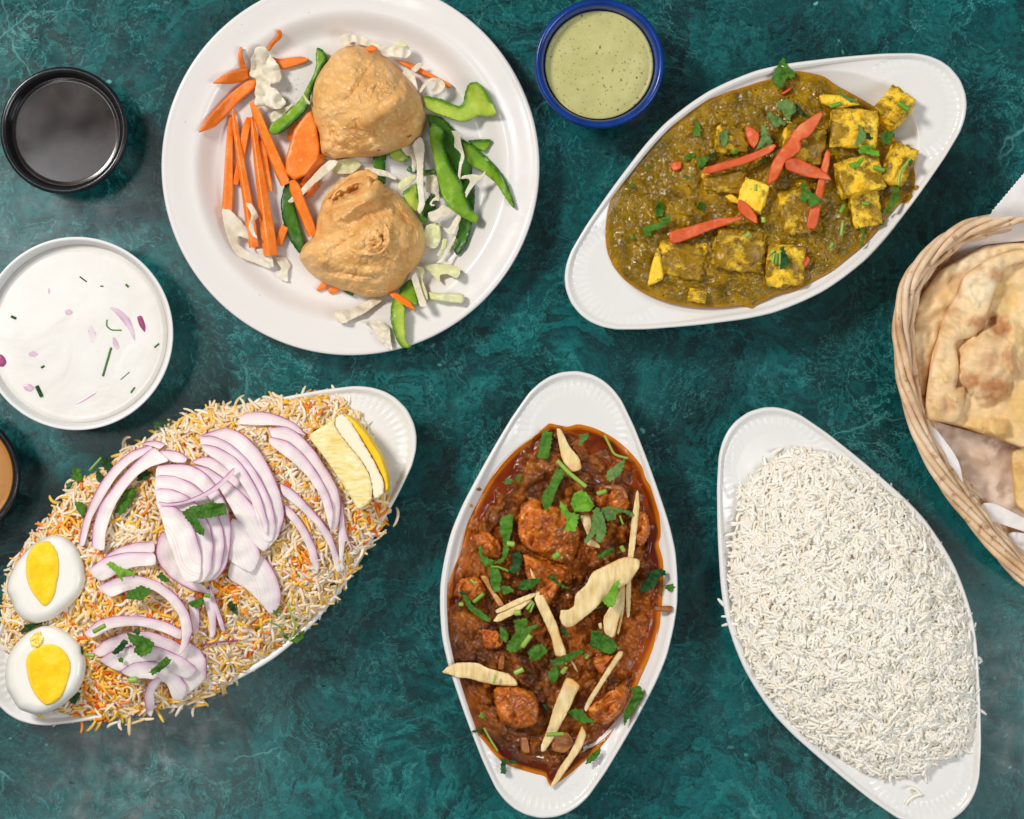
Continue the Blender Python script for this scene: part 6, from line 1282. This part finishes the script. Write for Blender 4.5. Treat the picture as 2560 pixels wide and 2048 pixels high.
herbs("biryani", BIR_TOP, [
    ('B', "735,195 790,205 825,190 820,205 770,218 735,245", 'leaf_dark', .003, "cilantro leaf sticking out over the upper rim of the biryani dish"),
    ('B1', "700,660 760,655 790,720 780,780 690,775", 'leaf', .003, "round cilantro leaf on the rim at the upper left of the biryani"),
    ('B1', "980,560 1030,555 1090,640 1040,710 970,610", 'leaf_dark', .004, "dark cilantro leaf above the outer onion arc"),
    ('B1', "925,700 950,680 1000,740 965,800 930,770", 'leaf_dark', .004, "small dark cilantro leaf below the one above the outer arc"),
    ('B1', "1190,880 1320,830 1300,930 1230,1030 1150,1125 1140,1080 1085,1105 1140,1000", 'leaf', .004, "long cilantro leaf inside the curve of the inner onion arc"),
    ('B1', "1330,720 1400,680 1460,690 1400,770 1320,780", 'leaf_dark', .003, "dark cilantro bit between the inner onion arc and the stack"),
    ('B1', "715,985 780,980 830,1040 830,1100 800,1145 740,1060", 'leaf', .004, "folded cilantro leaf left of the outer onion arc"),
    ('B1', "640,800 690,790 680,830 645,850", 'leaf', .003, "tiny cilantro tip on the left rim of the biryani dish"),
    ('B', "875,630 920,605 985,595 1025,572 1030,590 1080,590 1090,645 1000,660 945,665 960,690 980,720 978,750 940,730 915,690 885,660", 'leaf', .0215, "large three armed cilantro leaf on the pale onion stack"),
    ('B3', "1020,40 1060,10 1120,50 1180,80 1310,120 1300,160 1250,190 1170,200 1110,120 1080,90", 'leaf_bright', .009, "bright wavy cilantro leaf on the wide flat onion slice"),
    ('B3', "1205,370 1230,300 1360,245 1470,290 1430,340 1350,400 1300,370 1250,385", 'leaf', .013, "square notched cilantro leaf on the big lower onion arc"),
    ('B3', "1800,410 1950,350 1965,420 1880,475", 'leaf', .009, "cilantro leaf between the big lower arc and the hanging strips"),
    ('B3', "1510,160 1550,110 1640,210 1560,210", 'leaf', .007, "cilantro leaf half under the curved onion slice"),
    ('B3', "1080,890 1190,760 1240,790 1190,860 1100,920", 'leaf_dark', .012, "dark long cilantro leaf left of the big leaf on the onion pile"),
    ('B3', "1270,690 1320,665 1360,690 1330,730", 'leaf_dark', .013, "small dark cilantro tip above the big leaf on the onion pile"),
    ('B3', "1210,690 1300,720 1370,730 1490,800 1450,890 1360,935 1290,890 1300,830 1240,770", 'leaf', .0145, "big cilantro leaf on the onion pile at the bottom left"),
    ('B3', "1430,1080 1500,1020 1600,925 1650,970 1600,1030 1480,1110", 'leaf', .013, "oblong cilantro leaf at the right of the onion pile"),
    ('B3', "1120,950 1190,940 1180,1000", 'leaf', .012, "tiny three cornered cilantro leaf below the big one"),
    ('B3', "660,1350 700,1300 770,1265 770,1310 720,1400", 'leaf_dark', .004, "dark cilantro leaf right of the lower egg half"),
    ('B3', "190,690 250,620 420,600 330,650 210,715", 'leaf_dark', .004, "dark cilantro leaf squeezed between the two egg halves"),
    ('B3', "720,820 790,830 810,920 770,890", 'leaf_dark', .004, "dark cilantro tip beside the stem bit right of the lower egg"),
    ('B4', "490,590 530,540 570,590 600,690 540,660", 'leaf_dark', .004, "dark cilantro leaf in the orange rice below the stack"),
    ('B4', "1100,940 1180,860 1235,830 1235,900 1170,960", 'leaf', .006, "shiny cilantro leaf at the lower right rim of the biryani"),
    ('B4', "1020,870 1070,870 1090,930 1040,910", 'leaf_pale', .006, "small cilantro leaf where the thin stalks meet"),
    ('B4', "740,820 820,790 800,830 760,835", 'leaf', .003, "small cilantro bit in the lower right rice"),
    ('B4', "940,640 990,600 1010,590 980,660 960,690", 'leaf', .004, "cilantro bit beside the white onion petal tip"),
    ('B4', "1450,400 1530,370 1550,395 1480,405", 'leaf_dark', .003, "dark cilantro bit near the right rim of the biryani")],
    [('B1', "860,680 975,555", 24, .004, "thin stem over the upper left rim of the biryani dish"), ('B3', "900,690 1010,630", 46, .013, "pale stem piece on the slim onion arc"),
     ('B3', "825,910 910,920", 34, .009, "stem bit right of the lower egg half"), ('B3', "1240,1160 1320,1150", 58, .008, "thick cut stem below the onion pile"),
     ('B4', "1080,570 1110,680 1150,770 1130,870 1090,940", 22, .006, "long curved stalk at the lower right of the biryani"), ('B4', "900,750 1000,790 1050,880", 16, .006, "short thin stalk meeting the long curved one"), ('B4', "275,490 330,500", 44, .008, "bright stem end under the large pale stack")],
    "cilantro leaves on the biryani", "cilantro stems on the biryani")

# ---------------------------------------------------------------- bread basket at the right edge
KO = np.vstack([pts('K', "575,150 440,183 330,210 240,265 170,330 110,400 75,470 57,560 48,650 55,740 65,850 90,950 130,1080 180,1180 240,1285 320,1385 390,1475 480,1580 575,1680"), np.array([[2700, 1540], [2840, 1545], [2960, 1470], [3040, 1340], [3070, 1180], [3060, 1010], [3010, 840], [2920, 680], [2820, 570], [2700, 515]])])
KP = chaikin(KO, 2); KC = np.array([2650.0, 1010.0])
BRIM = .075
def basket():
    p = resample(KP, 6.0); n = len(p); s = np.arange(n) / n
    nx = np.roll(p, -2, 0) - np.roll(p, 2, 0); nrm = np.stack([nx[:, 1], -nx[:, 0]], 1); nrm /= np.linalg.norm(nrm, axis=1)[:, None]
    if ((nrm * (p - KC)).sum(1)).mean() < 0: nrm = -nrm      # outward
    q0 = pts('K', [(300, 900)])[0]; root = empty("bread_basket", W(KC[0], KC[1], 0)); tag(root, "round pale wicker basket of flatbread cut off by the right edge", "basket")
    per = np.linalg.norm(np.diff(np.vstack([p, p[:1]]), axis=0), axis=1).sum(); tw = round(per / 640)
    def strand(off, dz, zc, r, amp_u, amp_z, ph, turns):
        a = 2 * math.pi * (s * turns) + ph
        q = p + nrm * (off + amp_u * np.cos(a))[:, None]; z = zc + amp_z * np.sin(a) + .0006 * perlin(s * 40, ph)
        c = np.stack(W(q[:, 0], q[:, 1], z), 1); return sweep("wicker_strand", c, r * (1 + .12 * perlin(s * 60, ph + 9)), MAT['wicker'], root, 8, True)
    for k in range(5): strand(-21, 0, BRIM - .006, .0023, 14, .0045, k * 2 * math.pi / 5, tw)
    strand(-46, 0, BRIM - .013, .0018, 2.5, .0008, 0.7, 30); strand(-49, 0, BRIM - .0165, .0018, 2.5, .0008, 2.7, 30)
    stakes = 64
    for k in range(13):
        z = BRIM - .020 - k * .0042; strand(-40 - 5.0 * k, 0, z, .0020, 6.5, 0, (k % 2) * math.pi, stakes / 2)
    for k in range(stakes):
        i = int((k + .5) / stakes * n) % n; c = []
        for z, off in ((BRIM - .008, -30), (BRIM - .03, -50), (.01, -106)): c.append(W(p[i, 0] + nrm[i, 0] * off, p[i, 1] + nrm[i, 1] * off, z))
        sweep("wicker_stake", np.array(c), .0018, MAT['wicker'], root, 6)
    b = KC + (p - KC) * .80; top = np.stack(W(b[:, 0], b[:, 1], np.full(len(b), .012)), 1); bot = top.copy(); bot[:, 2] = .004
    m = len(top); V = np.vstack([top, bot]); F = [tuple(range(m)), tuple(range(m, 2 * m))[::-1]] + [(i, m + i, m + (i + 1) % m, (i + 1) % m) for i in range(m)]
    put("basket_base", V, F, MAT['wicker'], None, root, smooth=False)
basket()
def zigzag(a, b, n, amp):
    a, b = np.array(a, float), np.array(b, float); d = b - a; nv = np.array([-d[1], d[0]]) / np.linalg.norm(d)
    return [tuple(a + d * (i / n) + nv * amp * (1 if i % 2 else -1)) for i in range(n + 1)]
def liner():
    root = empty("paper_liner", W(2650, 1000, .015)); tag(root, "white waxed paper liner with a zigzag edge inside the bread basket", "paper liner")
    zu = lambda x, y: .052 + .030 * sstep(620, 500, np.asarray(y)) - .016 * sstep(600, 660, np.asarray(y))
    zz = zigzag((1000, -70), (735, 245), 26, 6) + zigzag((700, 290), (590, 400), 8, 6)
    P = zz + zigzag((560, 405), (440, 480), 8, 5) + zigzag((415, 560), (330, 690), 10, 5) + [(390, 690), (480, 610), (690, 500), (980, 470), (1200, 460), (1300, 200), (1300, -120)]
    slab("paper_flap", 'K1', P, zu, .0004, MAT['paper'], lift=.002, soft=0, parent=root, step=6, wave=.0016, wl=60)
    wall = lambda x, y: np.full(np.shape(x), .058)
    slab("paper_fold", 'K2', "60,-60 95,-40 130,150 215,310 320,390 440,550 490,640 520,800 580,930 560,965 490,880 430,745 370,620 300,480 215,380 125,250 80,100", wall, .0006, MAT['paper'], lift=.006, lift2=.000, soft=1, parent=root, wave=.001)
    slab("paper_fold", 'K1', "95,1180 105,1330 120,1560 150,1680 200,1760 250,1850 200,1850 100,1700 75,1500 70,1300", wall, .0006, MAT['paper'], lift=.002, soft=1, parent=root, wave=.001)
    low = lambda x, y: np.full(np.shape(x), .036)
    slab("paper_lining", 'K2', "150,260 330,330 700,430 960,500 1100,560 1100,1150 920,1060 700,990 600,960 520,800 490,640 440,550 320,390", low, .0005, MAT['oiled_paper'], lift=.004, lift2=-.004, soft=1, parent=root, wave=.004, wl=40)
    slab("paper_fold", 'K2', "575,980 640,975 680,945 760,950 980,1060 1150,1140 1150,1230 980,1165 800,1110 660,1065", lambda x, y: np.full(np.shape(x), .046), .0006, MAT['paper'], lift=.004, lift2=.0, soft=1, parent=root, wave=.002)
    slab("paper_fold", 'K2', "815,1260 840,1190 900,1170 980,1180 1150,1230 1150,1420 980,1350 870,1335", lambda x, y: np.full(np.shape(x), .040), .0006, MAT['paper'], lift=.004, soft=1, parent=root, wave=.004, wl=25)
    slab("paper_lining", 'K2', "640,1060 800,1110 1000,1180 1150,1220 1150,1700 1000,1500 850,1330 760,1200", low, .0005, MAT['oiled_paper'], lift=-.006, soft=1, parent=root, wave=.002)
    zin = lambda x, y: np.full(np.shape(x), .046)
    slab("paper_lining", 'K1', "150,960 300,720 420,600 640,500 900,440 1300,440 1300,700 900,640 640,760 450,930 330,1150 260,1400 230,1650 130,1680 95,1400 110,1150", zin, .0005, MAT['oiled_paper'], lift=-.008, soft=1, parent=root, wave=.002)
liner()
def bread(o, spots, butter):
    """toasted spots and buttered middle, stored per vertex: spots = (x, y, rx, ry, amount) in the K view"""
    me = o.data; n = len(me.vertices); co = np.empty(n * 3); me.vertices.foreach_get("co", co); co = co.reshape(-1, 3) + np.array(o["_o"])
    f = K0 * (H - co[:, 2]) / H; px = (co[:, 0] / f + 1280 - 2200) * 1.597; py = (-co[:, 1] / f + 1024 - 420) * 1.597
    px = px + 16 * fbm(px / 30, py / 30, 2, 2); py = py + 16 * fbm(px / 30, py / 30, 7, 2)
    t = np.zeros(n); w = .25 * perlin(px / 22, py / 22, 5)
    for x, y, rx, ry, a in spots: t = np.maximum(t, a * sstep(1.7, .25, np.hypot((px - x) / rx, (py - y) / ry) + w))
    at = me.attributes.new("toast", 'FLOAT', 'POINT'); at.data.foreach_set("value", t.astype(np.float32))
    b = np.zeros(n)
    for x, y, rx, ry, a in butter: b = np.maximum(b, a * sstep(1.2, .3, np.hypot((px - x) / rx, (py - y) / ry) + w))
    at = me.attributes.new("butter", 'FLOAT', 'POINT'); at.data.foreach_set("value", b.astype(np.float32))
def naan():
    G = "flatbreads in the wicker basket"
    kx = lambda x: (np.asarray(x) - 2200) * 1.597
    ky = lambda y: (np.asarray(y) - 420) * 1.597
    bump = lambda sc, a, ph: (lambda x, y: a * fbm(np.asarray(x) / sc, np.asarray(y) / sc, ph, 3))
    o = slab("flatbread", 'K1', "330,700 470,620 690,500 980,480 1200,480 1200,640 980,620 800,640 660,740 540,850 480,960 400,1080 330,1200 270,1380 240,1560 225,1670 140,1680 120,1560 105,1400 115,1150 140,970 250,820", flat(.052), .010, MAT['bread'], lift=.002, soft=2, extra=bump(26, .003, 3), wave=.004, wl=50, rnd=16)
    bread(o, [(135, 800, 18, 60, .7), (128, 900, 14, 40, .9), (140, 640, 30, 20, .3), (230, 470, 30, 20, .15)], [(300, 520, 120, 100, .35)]); tag(o, "folded flatbread at the back left against the basket wall", "flatbread", G)
    o = slab("flatbread", 'K', "520,1135 575,1105 700,1100 720,1390 600,1400 540,1350 530,1240", flat(.042), .008, MAT['bread'], lift=.003, soft=1, extra=bump(20, .002, 9), rnd=10)
    bread(o, [(560, 1200, 20, 30, .5)], [(600, 1250, 150, 200, .9)]); tag(o, "lower flatbread piece partly cut off by the right photo edge", "flatbread", G)
    q = pts('K', [(400, 700)])[0]; root = empty("flatbread", W(q[0], q[1], .050)); tag(root, "large blistered flatbread on top with a rolled edge", "flatbread", G)
    def relief(x, y):
        X, Y = kx(x), ky(y); X = X + 20 * fbm(X / 55, Y / 55, 2, 2); Y = Y + 20 * fbm(X / 55, Y / 55, 7, 2)
        z = .0022 * fbm(np.asarray(x) / 24, np.asarray(y) / 24, 4, 3)
        z = z + .011 * np.sqrt(np.clip(1 - ((X - 425) / 115) ** 2 - ((Y - 790) / 150) ** 2, 0, 1)) + .007 * np.sqrt(np.clip(1 - ((X - 465) / 58) ** 2 - ((Y - 1040) / 44) ** 2, 0, 1)) + .007 * np.sqrt(np.clip(1 - ((X - 540) / 45) ** 2 - ((Y - 720) / 110) ** 2, 0, 1))
        z = z - .012 * np.exp(-((X - 443) / 13) ** 2 - ((Y - 612) / 18) ** 2) - .004 * np.exp(-((X - 520) / 60) ** 2 - ((Y - 520) / 60) ** 2)
        return z
    o = slab("sheet", 'K', "180,1000 200,760 260,590 330,470 380,400 480,335 575,320 720,330 800,600 790,900 700,1120 575,1122 470,1085 330,1035 240,1015", flat(.053), .007, MAT['bread'], lift=.004, soft=1, extra=relief, rnd=10, parent=root, step=6)
    spots = [(485, 640, 34, 50, .85), (440, 765, 34, 40, .7), (365, 850, 42, 34, .85), (460, 885, 62, 48, .95), (512, 755, 26, 40, .6), (545, 790, 22, 60, .5), (500, 1050, 30, 30, .45), (450, 600, 20, 30, .8)]
    bt = [(500, 520, 110, 130, .9), (430, 1050, 190, 80, .8), (570, 950, 90, 160, .8), (560, 650, 60, 160, .6)]
    bread(o, spots, bt)
    o = slab("rolled_edge", 'K', "176,1005 190,850 225,700 250,600 300,510 330,430 390,388 480,338 575,322 720,326 720,372 575,378 500,400 470,470 440,560 415,640 360,680 300,690 315,780 312,850 300,880 340,868 345,930 310,1020 240,1015", flat(.060), .008, MAT['bread'], lift=.005, soft=1, extra=bump(22, .003, 7), rnd=22, parent=root, step=5, wave=.003, wl=60)
    bread(o, [(400, 622, 40, 30, .85), (465, 428, 30, 26, .7), (570, 395, 30, 26, .6), (265, 940, 40, 30, .45), (325, 880, 26, 40, .7), (285, 575, 40, 16, .6), (310, 480, 16, 50, .6), (380, 395, 40, 12, .6), (205, 900, 10, 60, .3), (250, 640, 14, 30, .5)], [])
naan()
